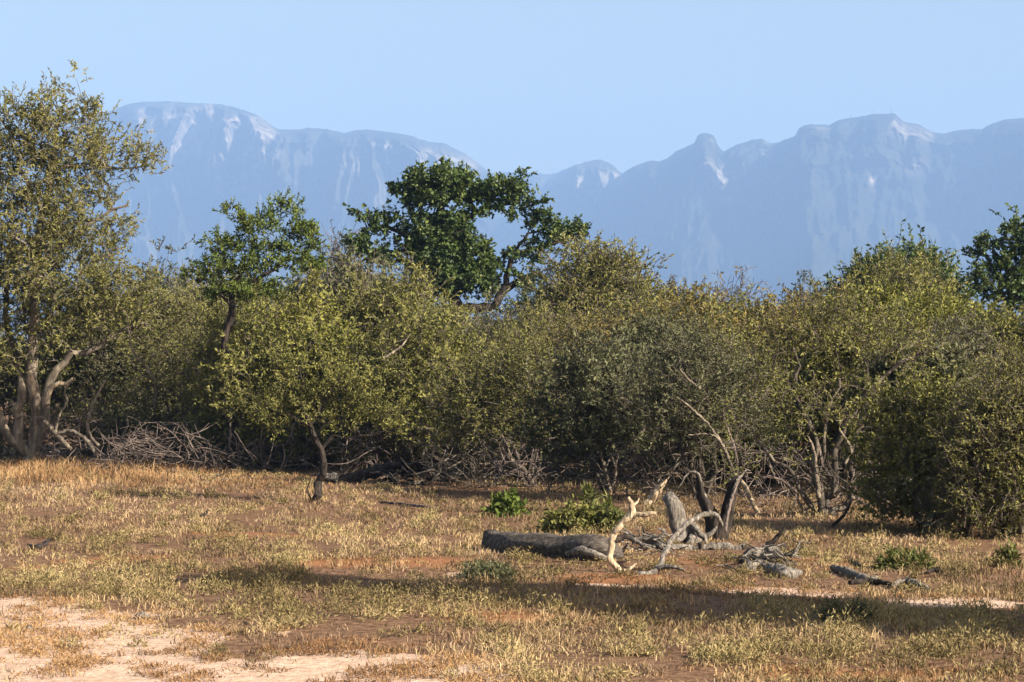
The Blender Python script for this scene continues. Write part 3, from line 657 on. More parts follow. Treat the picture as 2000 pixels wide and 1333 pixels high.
# ------------------------------------------------------------------ dead wood
def smooth_path(pts, n):
    pts = np.asarray(pts, float); k = len(pts); out = []
    if k == 2:
        t = np.linspace(0, 1, n)[:, None]; return pts[0] * (1 - t) + pts[1] * t
    seg = np.linalg.norm(np.diff(pts[:, :3], axis=0), axis=1); cum = np.r_[0, np.cumsum(seg)] ; q = np.linspace(0, cum[-1], n)
    for v in q:
        i = min(k - 2, max(0, int(np.searchsorted(cum, v) - 1))); t = (v - cum[i]) / max(seg[i], 1e-9)
        p0, p1, p2, p3 = pts[max(i - 1, 0)], pts[i], pts[i + 1], pts[min(i + 2, k - 1)]
        out.append(.5 * ((2 * p1) + (-p0 + p2) * t + (2 * p0 - 5 * p1 + 4 * p2 - p3) * t * t + (-p0 + 3 * p1 - 3 * p2 + p3) * t ** 3))
    return np.array(out)
def limb(pts, radii, sides=18, seed=0, rough=.17, knot=.10, wob=.75, flat=1.0, ragged=.0):
    """wood piece with capped, slightly ragged ends; pts world, radii per point"""
    arr = np.c_[np.asarray(pts, float), np.asarray(radii, float)]
    L = np.linalg.norm(np.diff(arr[:, :3], axis=0), axis=1).sum(); rm = max(radii)
    n = int(min(70, max(6, L / max(rm * .5, .012)))); q = smooth_path(arr, n); p = q[:, :3]; r = np.maximum(q[:, 3], .002)
    p = p + np.stack([(vnoise(np.arange(n) * .45, np.full(n, seed + .3), 40 + i) - .5) for i in range(3)], 1) * rm * wob
    d = nrm(np.gradient(p, axis=0)); ref = np.array((.31, .37, .88)) if abs(d[0][2]) < .7 else np.array((.3, .9, .2))
    u = nrm(np.cross(d, ref)); v = np.cross(d, u); j = np.arange(sides); an = 2 * np.pi * j / sides
    s_ = np.linspace(0, L, n)
    prof = 1 + rough * (2 * fbm(j[None] * .9 + seed * 7 + 0 * s_[:, None], s_[:, None] / (rm * 6) + 0 * j[None], seed, 2) - 1) * 1.6 + knot * (2 * vnoise(s_[:, None] / (rm * 1.5) + 0 * j, j[None] * 1.1 + 0 * s_[:, None], seed + 5) - 1)
    prof[:, -1] = (prof[:, -2] + prof[:, 0]) / 2
    R = r[:, None] * prof
    V = p[:, None] + u[:, None] * (np.cos(an)[None] * R)[..., None] + v[:, None] * (np.sin(an)[None] * R)[..., None] * flat
    if ragged:
        V[0] -= d[0] * (_hash(j, j * 0, seed)[:, None] * ragged); V[-1] += d[-1] * (_hash(j, j * 0, seed + 9)[:, None] * ragged)
    V = V.reshape(-1, 3)
    a = (np.arange(n - 1)[:, None] * sides + j[None]).ravel(); b = (np.arange(n - 1)[:, None] * sides + (j[None] + 1) % sides).ravel()
    Q = np.stack([a, b, b + sides, a + sides], 1)
    V = np.concatenate([V, [p[0]], [p[-1]]]); c0 = n * sides; 
    Tt = np.concatenate([np.stack([np.full(sides, c0), (j + 1) % sides, j], 1), np.stack([np.full(sides, c0 + 1), (n - 1) * sides + j, (n - 1) * sides + (j + 1) % sides], 1)])
    return V, Q, Tt
def wood(name, pieces, mat, parent, base):
    """pieces: list of limb() results joined into one mesh (they overlap into each other)"""
    V = []; Q = []; Tt = []; o = 0
    for v, q, t in pieces:
        V.append(v - base); Q.append(q + o); Tt.append(t + o); o += len(v)
    return link(name, mesh_np(name, np.concatenate(V), np.concatenate(Q), np.concatenate(Tt), smooth=True), WM[mat], parent)
def W(px, py, d): return P(px, py, d)
def gl(pts, rpx, seed, **k):
    """limb lying on the ground: each point as far away as the ground under it"""
    pp = [P(q[0], q[1], F * CH / (q[1] + r_ * .75 - HZ)) for q, r_ in zip(pts, rpx)]
    return limb(pp, [r_ * p[1] / F for r_, p in zip(rpx, pp)], seed=seed, **k)
def wl(pts, d, rpx, seed, **k):
    """limb from photo px at distance d (points may carry own offset)"""
    pp = [W(q[0], q[1], d + (q[2] if len(q) > 2 else 0)) for q in pts]
    rr = rpx if isinstance(rpx, (list, tuple)) else [rpx] * len(pts)
    rr = [r_ * d / F for r_ in rr]
    return limb(pp, rr, seed=seed, **k)

# big log
b = W(1080, 1096, 32.2)
R_ = root('fallen_log', tuple(b), 'thick grey log lying in the grass, its sawn-off end to the left', 'log')
wood('trunk', [gl([(962, 1061), (1010, 1066), (1060, 1071), (1120, 1074), (1155, 1074), (1180, 1078), (1203, 1084)], [24, 26, 25, 27, 31, 28, 15], 3, sides=30, rough=.12, knot=.04, wob=.22, ragged=.05)], 'log', R_, b)
wood('broken_branch', [wl([(1105, 1082, -.95), (1135, 1076, -1.1), (1165, 1082, -1.25), (1190, 1092, -1.2)], 32.2, [3, 7, 6, 3], 4, rough=.2)], 'silver', R_, b)
wood('branch_stub', [wl([(1180, 1062, -.6), (1215, 1050, -.5), (1240, 1058, -.5)], 32.2, [9, 6, 3], 6)], 'rot', R_, b)
# peeled forked branch
b = W(1207, 1120, 29.7)
R_ = root('forked_branch', tuple(b), 'peeled pale cream forked branch standing upright before the end of the log', 'branch')
wood('stem', [wl([(1215, 1122), (1205, 1110), (1191, 1090), (1194, 1068), (1197, 1046), (1213, 1027), (1228, 1010), (1234, 1000), (1233, 988), (1227, 970)], 29.7, [7, 6.5, 6, 6.5, 6, 6.5, 6.5, 6, 5, 3.5], 10, rough=.08)], 'cream', R_, b)
wood('fork', [wl([(1233, 1006), (1252, 1006, -.05), (1268, 1004, -.1), (1282, 1002, -.1)], 29.7, [5, 4.5, 4.2, 3], 11)], 'cream', R_, b)
wood('twig', [wl([(1233, 992), (1243, 982, .05), (1249, 973, .08)], 29.7, [3, 2, 1], 12)], 'cream', R_, b)
wood('splinter', [wl([(1176, 1119, .1), (1200, 1121), (1226, 1119)], 29.7, [2.5, 6, 3], 13, rough=.3), wl([(1216, 1120), (1232, 1110), (1243, 1102)], 29.7, [5, 3, 1], 14)], 'cream', R_, b)
# arching grey branch
b = W(1250, 1126, 29.3)
R_ = root('arched_branch', tuple(b), 'grey bleached branch arching up from the ground in front of the stumps', 'branch')
wood('stem', [wl([(1243, 1127), (1256, 1124), (1284, 1114, .2), (1296, 1088, .5), (1309, 1056, .8), (1331, 1033, 1), (1355, 1015, 1.2), (1383, 1005, 1.4), (1402, 1012, 1.4), (1412, 1032, 1.5)], 29.3, [6, 7, 6.5, 5, 5, 5, 5.5, 5, 4, 2], 20, rough=.1)], 'silver', R_, b)
wood('stub', [wl([(1384, 1008, 1.4), (1386, 996, 1.4)], 29.3, [3.5, 2.5], 21)], 'silver', R_, b)
wood('side_branch', [wl([(1282, 1112, .2), (1305, 1107, .1), (1338, 1115)], 29.3, [5, 4.5, 2], 22)], 'silver', R_, b)
wood('splinter', [wl([(1243, 1121), (1252, 1128), (1256, 1138)], 29.3, [3, 4, 1.5], 23)], 'cream', R_, b)
# slanted dead stump
b = W(1352, 1062, 35)
R_ = root('dead_stump', tuple(b), 'short silvery stump leaning left, standing on spread roots', 'stump')
wood('trunk', [wl([(1313, 968, .1), (1321, 995), (1334, 1025), (1352, 1050), (1358, 1066)], 35, [11, 15, 18, 20, 24], 30, sides=22, rough=.2, ragged=.07)], 'silver', R_, b)
for i, (q, rr) in enumerate([([(1350, 1035), (1330, 1052, -.2), (1312, 1066, -.3)], [9, 7, 3]), ([(1345, 1020), (1365, 1040, -.2), (1382, 1064, -.3)], [7, 7, 4]), ([(1352, 1045), (1350, 1058, -.3), (1344, 1068, -.45)], [9, 7, 4]), ([(1365, 1045), (1385, 1044), (1400, 1030)], [6, 5, 2])]):
    wood('root', [wl(q, 35, rr, 31 + i)], 'silver', R_, b)
# dark hollow stump
b = W(1400, 1058, 35.6)
R_ = root('snag', tuple(b), 'dark rotten split stump with upright broken prongs behind the leaning silvery stump', 'stump')
wood('trunk', [wl([(1405, 1066), (1400, 1035), (1388, 1005), (1374, 975), (1368, 955), (1364, 928)], 35.6, [20, 17, 13, 10, 6, 3], 40, sides=20, rough=.25, ragged=.06), wl([(1406, 1064), (1410, 1030), (1417, 990), (1428, 955), (1440, 938), (1444, 930)], 35.6, [17, 15, 12, 9, 8, 6], 41, sides=18, rough=.2)], 'rot', R_, b)
wood('prong', [wl([(1430, 965, -.1), (1440, 940, -.1), (1450, 927), (1462, 913)], 35.6, [3, 3, 2, .8], 42)], 'silver', R_, b)
wood('prong', [wl([(1424, 935), (1432, 950), (1438, 960)], 35.6, [2, 4, 3], 43)], 'silver', R_, b)
wood('prong', [wl([(1376, 975), (1368, 955), (1366, 938), (1362, 926), (1350, 922), (1338, 932), (1326, 955)], 35.6, [5, 4, 4, 3, 2, 1.6, 1], 44)], 'silver', R_, b)
wood('strip', [wl([(1418, 1040, -.3), (1422, 1000, -.25), (1432, 965, -.15), (1442, 940, -.1)], 35.6, [2.5, 3, 3, 2], 45)], 'twig', R_, b)
# leaning stick and pale chunk
b = W(1481, 1002, 42)
o = wood('leaning_stick', [wl([(1448, 938), (1460, 958), (1470, 982), (1481, 1006)], 42, [3, 4, 4.5, 5.5], 50)], 'cream', None, b); o.location = b
tag(o, 'pale stick leaning to the right behind the dark split stump', 'stick')
b = W(1275, 972, 46.5)
o = wood('broken_bough', [wl([(1262, 990), (1270, 978), (1282, 962), (1294, 946), (1302, 934)], 46, [8, 8, 8, 5, 1.5], 51, rough=.25)], 'cream', None, b); o.location = b
tag(o, 'thick pale broken bough slanting up behind the forked branch', 'branch')
# long bleached trunk on the ground
b = W(1360, 1076, 33.5)
R_ = root('bleached_bough', tuple(b), 'long bleached bough lying flat right of the log, with dark upturned end', 'branch')
wood('bough', [wl([(1218, 1040, .3), (1250, 1056, .2), (1290, 1066), (1340, 1072), (1400, 1070), (1452, 1074)], 33.5, [3, 6, 8, 8, 8, 9], 60, rough=.22, knot=.2)], 'silver', R_, b)
wood('upturned_end', [wl([(1440, 1072), (1462, 1078), (1492, 1070), (1513, 1055), (1524, 1043), (1531, 1030)], 33.5, [9, 8, 6, 5, 3.5, 1.5], 61)], 'rot', R_, b)
wood('root', [wl([(1448, 1070), (1452, 1088, -.1), (1446, 1100, -.2)], 33.5, [8, 8, 4], 62)], 'rot', R_, b)
wood('spur', [wl([(1366, 1074), (1368, 1062), (1372, 1086, -.1)], 33.5, [4, 5, 5], 63)], 'rot', R_, b)
wood('side_branch', [wl([(1224, 1046), (1256, 1064, -.2), (1280, 1068, -.3)], 33.5, [4, 4, 2], 64)], 'silver', R_, b)
wood('side_branch', [wl([(1236, 1062), (1262, 1052), (1290, 1050), (1300, 1040), (1286, 1032)], 33.5, [3, 5, 6, 4, 1.5], 65, rough=.25)], 'silver', R_, b)
wood('side_branch', [wl([(1255, 1062, .2), (1258, 1040, .2), (1252, 1022, .2)], 33.5, [3, 2, 1], 66)], 'rot', R_, b)
# broken blocks at the right end
for i, (q, rr, d, m, lab) in enumerate([
    ([(1462, 1084), (1495, 1078), (1526, 1086)], [9, 12, 8], 32.6, 'silver', 'grey-white broken block on top of the wood heap at the end of the bleached bough'),
    ([(1462, 1112), (1482, 1106), (1508, 1112)], [9, 12, 9], 31, 'silver', 'pale-topped block at the left foot of the wood heap'),
    ([(1508, 1112), (1530, 1122), (1556, 1120)], [9, 13, 8], 30.4, 'silver', 'grey block lying lowest at the right foot of the wood heap'),
    ([(1476, 1096), (1500, 1092), (1540, 1100)], [8, 10, 5], 31, 'rot', 'dark flat block filling the middle of the wood heap'),
    ([(1452, 1100), (1466, 1090), (1484, 1096)], [6, 9, 6], 31, 'rot', 'dark block at the left edge of the wood heap under the upturned end'),
    ([(1500, 1098), (1520, 1084), (1532, 1066)], [11, 8, 4], 32.2, 'rot', 'dark rotten chunk pointing up at the right of the wood heap')]):
    b = W(*q[1][:2], d); o = wood('wood_block', [gl(q, rr, 70 + i, rough=.35, knot=.3, ragged=.05)], m, None, b); o.location = b
    tag(o, lab, 'wood', 'broken blocks of the wood heap')
for i, (q, rr, d, m, nm, lab) in enumerate([
    ([(1628, 1110), (1652, 1116), (1682, 1128), (1716, 1132)], [6, 7, 8, 5], 30.2, 'silver', 'weathered_branch', 'grey weathered branch lying on the right beside the pale bare strip, thicker to the right'),
    ([(1658, 1138), (1690, 1136), (1722, 1138), (1762, 1146)], [5, 6, 5, 2], 29.3, 'rot', 'weathered_branch', 'dark stick lying just under the grey weathered branch on the right'),
    ([(1742, 1146), (1768, 1136), (1786, 1140), (1812, 1150)], [3, 7, 7, 3], 29, 'silver', 'weathered_branch', 'short whitish branch end at the edge of the pale bare strip'),
    ([(1536, 1050), (1556, 1062), (1578, 1076)], [3, 4, 2], 33, 'rot', 'fallen_stick', 'thin dark stick lying right of the upturned bough end'),
    ([(1654, 1088), (1668, 1098), (1684, 1108)], [2.5, 3.5, 2.5], 31.6, 'rot', 'fallen_stick', 'short dark stick lying behind the grey weathered branch'),
    ([(1812, 1118), (1826, 1114), (1840, 1118)], [3, 5, 3], 30, 'rot', 'fallen_stick', 'dark lump of stick right of the low green shrub'),
    ([(54, 1066), (72, 1070), (88, 1064), (98, 1052)], [3, 5, 4, 1.5], 34, 'rot', 'fallen_stick', 'dark forked stick in the dry grass at the left edge'),
    ([(366, 1008), (385, 1006), (396, 1010), (408, 998)], [1.5, 2, 3, 2.5], 42, 'rot', 'fallen_stick', 'dark twig rising from the grass in the left middle distance'),
    ([(1068, 1032), (1085, 1040), (1105, 1046)], [2, 4, 3], 33.6, 'silver', 'fallen_stick', 'pale stick end poking out behind the log'),
    ([(462, 1224), (478, 1220), (492, 1230)], [3, 5, 3], 23, 'rot', 'fallen_stick', 'small dark stick in the olive herbs in the left foreground'),
    ([(740, 980), (790, 986), (850, 992)], [1.5, 3, 2], 45, 'twig', 'fallen_stick', 'long thin pale stick in the grass right of the umbrella tree')]):
    b = W(*q[1][:2], d); o = wood(nm, [gl(q, rr, 90 + i, rough=.2)], m, None, b); o.location = b
    b[2]; tag(o, lab, 'stick')
# fallen dark tree
b = W(720, 945, 56)
R_ = root('fallen_tree', tuple(b), 'dark fallen tree with pale broken butt and spread dead branches, right of the umbrella tree', 'fallen tree')
wood('trunk', [wl([(636, 930), (665, 936), (694, 934), (725, 922), (760, 912), (800, 916)], 56, [8, 11, 11, 10, 7, 5], 100)], 'rot', R_, b)
wood('foot', [wl([(762, 914), (766, 935), (764, 960)], 56, [7, 7, 8], 101)], 'rot', R_, b)
wood('butt', [wl([(622, 928), (640, 930), (664, 935)], 56, [6, 9.5, 9.6], 102)], 'silver', R_, b)
rng = np.random.default_rng(8)
for i in range(30):
    x = rng.uniform(730, 880); y = rng.uniform(912, 945); dx = rng.uniform(25, 75) * rng.choice([1, 1, -.5]); dy = rng.uniform(-45, 14)
    wood('branch', [wl([(x, y, rng.uniform(-.6, .6)), (x + dx * .5, y + dy * .5 + rng.uniform(-8, 8), rng.uniform(-.8, .8)), (x + dx, y + dy, rng.uniform(-1, 1))], 56, [3.2, 2.2, .9], 110 + i, sides=7)], ['rot', 'rot', 'silver'][i % 3], R_, b)
# dead brush heaps: crooked bare branches
def brush(name, label, cat, x0, x1, y0, y1, d, n, mat, seed, ln=(30, 90), r=1.5, tilt=30, mound=True):
    rng = np.random.default_rng(seed); b = W((x0 + x1) / 2, y1, d); b[2] = 0; ps = []
    for i in range(n):
        f = rng.uniform(0, 1); x = x0 + (x1 - x0) * f
        top = y0 + (y1 - y0) * (1 - math.sin(math.pi * min(max(f, .04), .96))) * .7 if mound else y0
        y = rng.uniform(top, y1); l = rng.uniform(*ln); a = rng.normal(0, tilt) * math.pi / 180 + (0 if rng.uniform() < .5 else math.pi)
        q = [(x, y, rng.uniform(-1, 1))]
        for k in range(3):
            a += rng.normal(0, .35); q.append((q[-1][0] + math.cos(a) * l / 3, max(y0 - 6, min(y1, q[-1][1] - math.sin(a) * l / 3)), q[-1][2] + rng.uniform(-.3, .3)))
        rr = r * rng.uniform(.5, 1.3); ps.append(wl(q, d, [rr, rr * .85, rr * .65, rr * .35], int(rng.integers(1000)), sides=6, rough=.05))
    R = root(name, tuple(b), label, cat)
    for i in range(0, n, 20): wood('dead_branches', ps[i:i + 20], mat, R, b)
brush('brush_heap', 'wide heap of grey dead branches between the tall left tree and the black trunk', 'dead branches', 190, 450, 832, 926, 62, 280, 'twig', 1, r=1.0, tilt=42)
brush('brush_heap', 'flat scatter of grey dead twigs in the grass before the big heap', 'dead branches', 330, 520, 925, 985, 56, 80, 'twig', 2, ln=(25, 60), r=1.1, tilt=18)
brush('stick_heap', 'small heap of broken dead sticks around the blocks of the wood heap', 'dead branches', 1440, 1565, 1062, 1124, 30.6, 46, 'silver', 6, ln=(22, 60), r=2.0, tilt=32)
brush('stick_heap', 'loose dead sticks between the forked branch and the leaning silvery stump', 'dead branches', 1205, 1320, 1036, 1084, 33, 34, 'silver', 7, ln=(25, 60), r=1.8, tilt=28)
brush('dead_shrub', 'pinkish-grey leafless dead shrub on the right, spilling from the spreading tree', 'dead shrub', 1655, 1800, 885, 985, 41, 130, 'twig', 3, ln=(40, 90), r=1.3, tilt=40)
brush('dead_shrub', 'dim leafless scrub just right of the black trunk', 'dead shrub', 470, 600, 830, 925, 62, 70, 'twig', 4, ln=(40, 80), r=1.2, tilt=70)
brush('dead_shrub', 'tangle of bare grey stems below the fallen dark tree\'s branches', 'dead shrub', 810, 965, 895, 962, 54, 80, 'grey', 5, ln=(40, 80), r=1.0, tilt=50)
for i, (a, b_, yt, yb, d, m, lab) in enumerate([
    (960, 1060, 862, 950, 53, 'twig', 'bare twigs at the foot of the white leaning stems'), (1060, 1180, 868, 962, 50.5, 'grey', 'leafless twigs between the white leaning stems and the pale forked stem'),
    (1180, 1290, 872, 968, 48.5, 'twig', 'leafless twigs behind the thick pale broken bough'), (1290, 1410, 860, 975, 46.5, 'grey', 'bare twigs right behind the two dead stumps'),
    (1430, 1560, 872, 990, 44, 'twig', 'bare twigs between the pale leaning stick and the spreading tree'), (1540, 1660, 880, 1012, 41.3, 'grey', 'bare twigs around the base of the spreading tree'),
    (1790, 1900, 905, 1040, 38.6, 'twig', 'bare twigs under the dense dark front shrub'), (1880, 2010, 920, 1052, 37, 'grey', 'bare twigs at the foot of the foremost shrub at the right edge'),
    (660, 760, 840, 935, 60, 'twig', 'bare upright twigs behind the fallen dark trunk'), (80, 190, 820, 915, 67, 'twig', 'bare twigs at the foot of the tall left tree'), (860, 960, 850, 940, 57, 'grey', 'bare twigs left of the white leaning stems')]):
    brush('dead_shrub', lab, 'dead shrub', a, b_, yt, yb, d, 80, m, 500 + i, ln=(30, 95), r=1.15, tilt=75, mound=False)
# bare curved stems at the left
def stem_thing(name, lab, q, rr, d, m, seed):
    b = W(*q[0][:2], d); o = wood(name, [wl(q, d, rr, seed, sides=9, rough=.08)], m, None, b); o.location = b; tag(o, lab, 'branch')
stem_thing('dead_branch', 'tall bare pale stem bowed to the left beside the tall left tree', [(192, 872), (172, 842), (178, 800), (192, 770), (206, 742)], [3.5, 3.5, 3, 2.5, 1.5], 66, 'pale', 1)
stem_thing('dead_branch', 'thick pale branch slanting down to the right from the base of the tall left tree', [(86, 822), (104, 842), (122, 862), (140, 880)], [4, 4.5, 4.5, 3.5], 66, 'pale', 2)
stem_thing('dead_branch', 'arched grey branch ending at the left of the brush heap', [(108, 848), (140, 842), (166, 858), (184, 880), (190, 905)], [3, 3.5, 4, 4.5, 4], 65.5, 'grey', 3)
stem_thing('dead_branch', 'thin pale zigzag stem above the slanting pale branch', [(108, 848), (116, 812), (130, 785), (126, 765), (140, 745)], [3, 2.6, 2.6, 2, 1.5], 66, 'pale', 4)
stem_thing('dead_branch', 'peeled cream bough end jutting right from the tall left tree', [(92, 790), (98, 765), (112, 752), (128, 750), (144, 741)], [6, 5.5, 5, 4.5, 3], 67.2, 'cream', 5)
stem_thing('dead_branch', 'short peeled cream stub hanging on the tall left tree', [(58, 728), (64, 748), (68, 772)], [5, 5.5, 5.5], 67, 'cream', 6)
stem_thing('dead_branch', 'bent pale twig standing out of the back of the brush heap', [(238, 855), (250, 830), (250, 815), (275, 824)], [2.4, 2, 1.8, 1.2], 66, 'pale', 7)

for i, (q, rr, d, m, lab) in enumerate([
    ([(1192, 958), (1178, 905), (1166, 862), (1170, 832)], [4, 3.5, 3, 1.5], 50, 'pale', 'slender whitish stem with a slight bow, standing behind the leafy green shrub'),
    ([(1184, 930), (1160, 900), (1150, 850), (1128, 790)], [3, 2.5, 2.2, 1.2], 50.2, 'pale', 'thin grey stem leaning left, joined low to the slender whitish stem'),
    ([(1215, 888), (1232, 862), (1250, 846), (1262, 830)], [3, 3, 2.5, 1.5], 49.4, 'pale', 'short pale limb slanting up to the right above the forked branch'),
    ([(1040, 945), (1018, 915), (985, 885), (975, 850)], [6, 5, 4, 2], 54.5, 'grey', 'dark limb bending left with a pale upper side, in the white-stemmed bush'),
    ([(1000, 900), (990, 870), (978, 846)], [2.5, 2.5, 1.5], 54, 'pale', 'short whitish sapling stem at the left of the white-stemmed bush'),
    ([(1432, 940), (1420, 890), (1390, 838), (1352, 800), (1322, 776)], [4, 3.4, 3, 2.4, 1.2], 45.4, 'pale', 'long pale limb sloping up to the left over the split dark stump'),
    ([(1436, 930), (1410, 868), (1388, 850), (1345, 850)], [3, 2.6, 2.2, 1.2], 45.2, 'pale', 'pale limb just below the long sloping one, ending almost level'),
    ([(1440, 925), (1436, 880), (1420, 835), (1412, 800)], [3, 2.5, 2, 1.2], 45, 'twig', 'grey limb rising steeply above the split dark stump'),
    ([(1368, 760), (1345, 742), (1328, 722)], [2.4, 2.2, 1.2], 45.5, 'pale', 'short bare whitish twig highest in the dark twiggy bush'),
    ([(1600, 975), (1594, 920), (1590, 885), (1578, 850)], [5, 4, 3.5, 2], 40.4, 'pale', 'pale upright limb in front of the spreading tree'),
    ([(1650, 905), (1662, 880), (1648, 852), (1638, 838)], [3, 3.4, 3, 2], 40.2, 'pale', 'bent pale limb right of the upright one in the spreading tree'),
    ([(1520, 945), (1500, 900), (1508, 870)], [3, 2.5, 1.5], 42, 'pale', 'short pale limb left of the spreading tree base'),
    ([(1612, 1042), (1632, 1022), (1650, 1004), (1662, 980)], [3.5, 3.5, 3, 2], 38.5, 'rot', 'black forked twig at the foot of the spreading tree'),
    ([(748, 700), (780, 680), (800, 655)], [2.4, 2.2, 1.2], 58, 'pale', 'short bare twig catching light in the broad yellow-olive bush'),
    ([(250, 640), (262, 690), (300, 740), (302, 800)], [1.4, 2, 2.4, 2.6], 66, 'pale', 'long thin hanging pale twig above the brush heap'),
    ([(1960, 1010), (1985, 985), (2010, 960)], [2.6, 2.4, 1.5], 36.4, 'twig', 'grey twig slanting out at the far right front shrub')]):
    stem_thing('bare_limb', lab, q, rr, d, m, 700 + i)
# ------------------------------------------------------------------ small leafy shrubs, stones
def shrublet(name, label, cx, cy, rx, ry, leaf, seed, n=60, ll=10, lw=5, sprigs=5, leaves=7, up=.5, cat='shrub', **k):
    """low shrub: its foot on the ground at row cy + ry"""
    d = gd(cy + ry); u = d / F; b = P(cx, cy + ry, d); b[2] = float(ground_h(b[0], b[1]))
    rng = np.random.default_rng(seed); v = nrm(rng.normal(0, 1, (n, 3))); v[:, 2] = np.abs(v[:, 2])
    t = b + v * rng.uniform(.35, 1, (n, 1)) * np.array((rx * u, rx * u * .8, ry * 2 * u * .8))
    dr = nrm(t - b + np.array((0, 0, up * ry * u)))
    V, Q, rn, cl, TW = make_foliage(t, dr, b, rng, sprigs=sprigs, leaves=leaves, sl=k.get('sl', 22) * u, ll=ll * u, lw=lw * u, hug=k.get('hug', .6), spread=4 * u, twr=.5 * u)
    R = root(name, tuple(b), label, cat)
    st = tube_edges(np.repeat(b[None], n, 0), t, np.full(n, 1.6 * u), np.full(n, .7 * u), dr, dr, np.arange(n), np.arange(n), 4, .1)
    link('stems', mesh_np('stems', np.concatenate([st[0], TW[0]]) - b, np.concatenate([st[1], TW[1] + len(st[0])])), WM['grey'], R)
    link('leaves', mesh_np('leaves', V - b, Q, attrs={'rnd': rn, 'clump': cl}), LM[leaf], R)
shrublet('leafy_shrub', 'broad leafy green shrub just behind the middle of the log', 1112, 1012, 62, 32, 'olive', 201, n=90, ll=10, lw=5, sl=20, hug=.9)
shrublet('bladed_plant', 'spiky yellow-green plant with long upright blades beside the forked branch', 1180, 1012, 36, 32, 'bright', 213, n=34, ll=22, lw=5, sl=18, leaves=4, hug=.35, up=3, cat='plant')
shrublet('bladed_plant', 'tallest thin upright green shoot rising behind the leafy shrub', 1146, 988, 9, 30, 'bright', 214, n=9, ll=20, lw=5, sl=16, leaves=4, hug=.3, up=4, cat='plant')
shrublet('leafy_shrub', 'small round glossy green shrub in the grass above the log\'s left end', 990, 995, 28, 22, 'fresh', 202, n=40, ll=12, lw=7)
shrublet('leafy_shrub', 'low bright green shrub near the right edge above the grey weathered branch', 1766, 1094, 52, 17, 'bright', 203, n=70, ll=10, lw=4)
shrublet('leafy_shrub', 'tiny pale green sprout at the far right in the grass', 1968, 1094, 16, 12, 'bright', 204, n=16, ll=14, lw=5)
shrublet('leafy_shrub', 'dark shrub in the shadow below the left part of the log', 955, 1116, 56, 15, 'dull', 206, n=60, ll=9, lw=3, hug=.9)
shrublet('leafy_shrub', 'grey-olive shrub standing in the long shadow right of centre', 1650, 1196, 60, 26, 'dull', 207, n=60, ll=9, lw=3, hug=.9)
def stone(label, cx, cy, rx, ry, mat, seed):
    d = gd(cy + ry); u = d / F; b = P(cx, cy + ry, d); b[2] = float(ground_h(b[0], b[1])) + ry * u * .5
    a, e = np.meshgrid(np.linspace(0, 2 * np.pi, 17)[:-1], np.linspace(-np.pi / 2, np.pi / 2, 11)); n = 1 + .35 * (fbm(np.cos(a) * 1.3 + 5, np.sin(a) * 1.3 + e * 1.5 + 5, seed, 3) - .5) * 2
    V = np.stack([np.cos(e) * np.cos(a) * rx * u * n, np.cos(e) * np.sin(a) * rx * u * n, np.sin(e) * ry * u * 1.2 * n], -1).reshape(-1, 3)
    Q = np.array([(r * 16 + c, r * 16 + (c + 1) % 16, (r + 1) * 16 + (c + 1) % 16, (r + 1) * 16 + c) for r in range(10) for c in range(16)])
    o = link('stone', mesh_np('stone', V, Q, smooth=True), WM[mat]); o.location = b; tag(o, label, 'stone', 'stones on the bare soil')
stone('flat pale stone with a dark underside at the edge of the bare sand', 277, 1206, 16, 6, 'silver', 3)
stone('rounded brown stone on the bare sand at the left edge', 57, 1233, 10, 7, 'grey', 4)
stone('pale flat stone lying in the long shadow near the right', 1680, 1190, 12, 6, 'silver', 5)

# ------------------------------------------------------------------ ground cover
def scatter(n, y0, y1, rng, pw=1.6):
    """points over the visible plain, denser near the camera"""
    t = rng.uniform(0, 1, n); q = 1 - pw
    y = (y0 ** q + t * (y1 ** q - y0 ** q)) ** (1 / q)
    x = rng.uniform(-1, 1, n) * (y * .235 + 2.2); return x, y
def drift(x, y, rng):
    return np.clip(.5 + (rng.uniform(0, 1, len(x)) - .5) * .6 + (fbm(x * .7, y * .35, 61, 4) - .5) * 2.4, 0, 1)
def blades(x, y, h, w, nb, rng, lean=.6, spread=.05):
    """tufts of bent blades at x,y; h,w per tuft"""
    n = len(x); X = np.repeat(x, nb) + rng.normal(0, 1, n * nb) * np.repeat(spread * (h / .12), nb); Y = np.repeat(y, nb) + rng.normal(0, 1, n * nb) * np.repeat(spread * (h / .12), nb)
    Hh = np.repeat(h, nb) * rng.uniform(.45, 1.2, n * nb); Wd = np.repeat(w, nb) * rng.uniform(.7, 1.3, n * nb); N = n * nb
    a = rng.uniform(0, 2 * np.pi, N); l = np.abs(rng.normal(0, lean, N)); b = np.stack([X, Y, ground_h(X, Y) - .01], 1)
    dv = nrm(np.stack([np.cos(a) * l, np.sin(a) * l, np.ones(N)], 1)); l2 = l + rng.uniform(.2, 1.8, N); a2 = a + rng.normal(0, .7, N)
    d2 = nrm(np.stack([np.cos(a2) * l2, np.sin(a2) * l2, np.full(N, .6)], 1))
    m = b + dv * (Hh * .55)[:, None]; t = m + d2 * (Hh * .5)[:, None]; s = nrm(np.stack([np.sin(a + rng.normal(0, .8, N)), np.cos(a), 0 * a], 1)) * (Wd / 2)[:, None]
    V = np.stack([b - s, b + s, m + s * .8, m - s * .8, t], 1).reshape(-1, 3); k = np.arange(N)[:, None] * 5
    return V, np.concatenate([k, k + 1, k + 2, k + 3], 1), np.concatenate([k + 3, k + 2, k + 4], 1), np.repeat(rng.uniform(0, 1, N), 5), np.repeat(np.repeat(drift(x, y, rng), nb), 5)
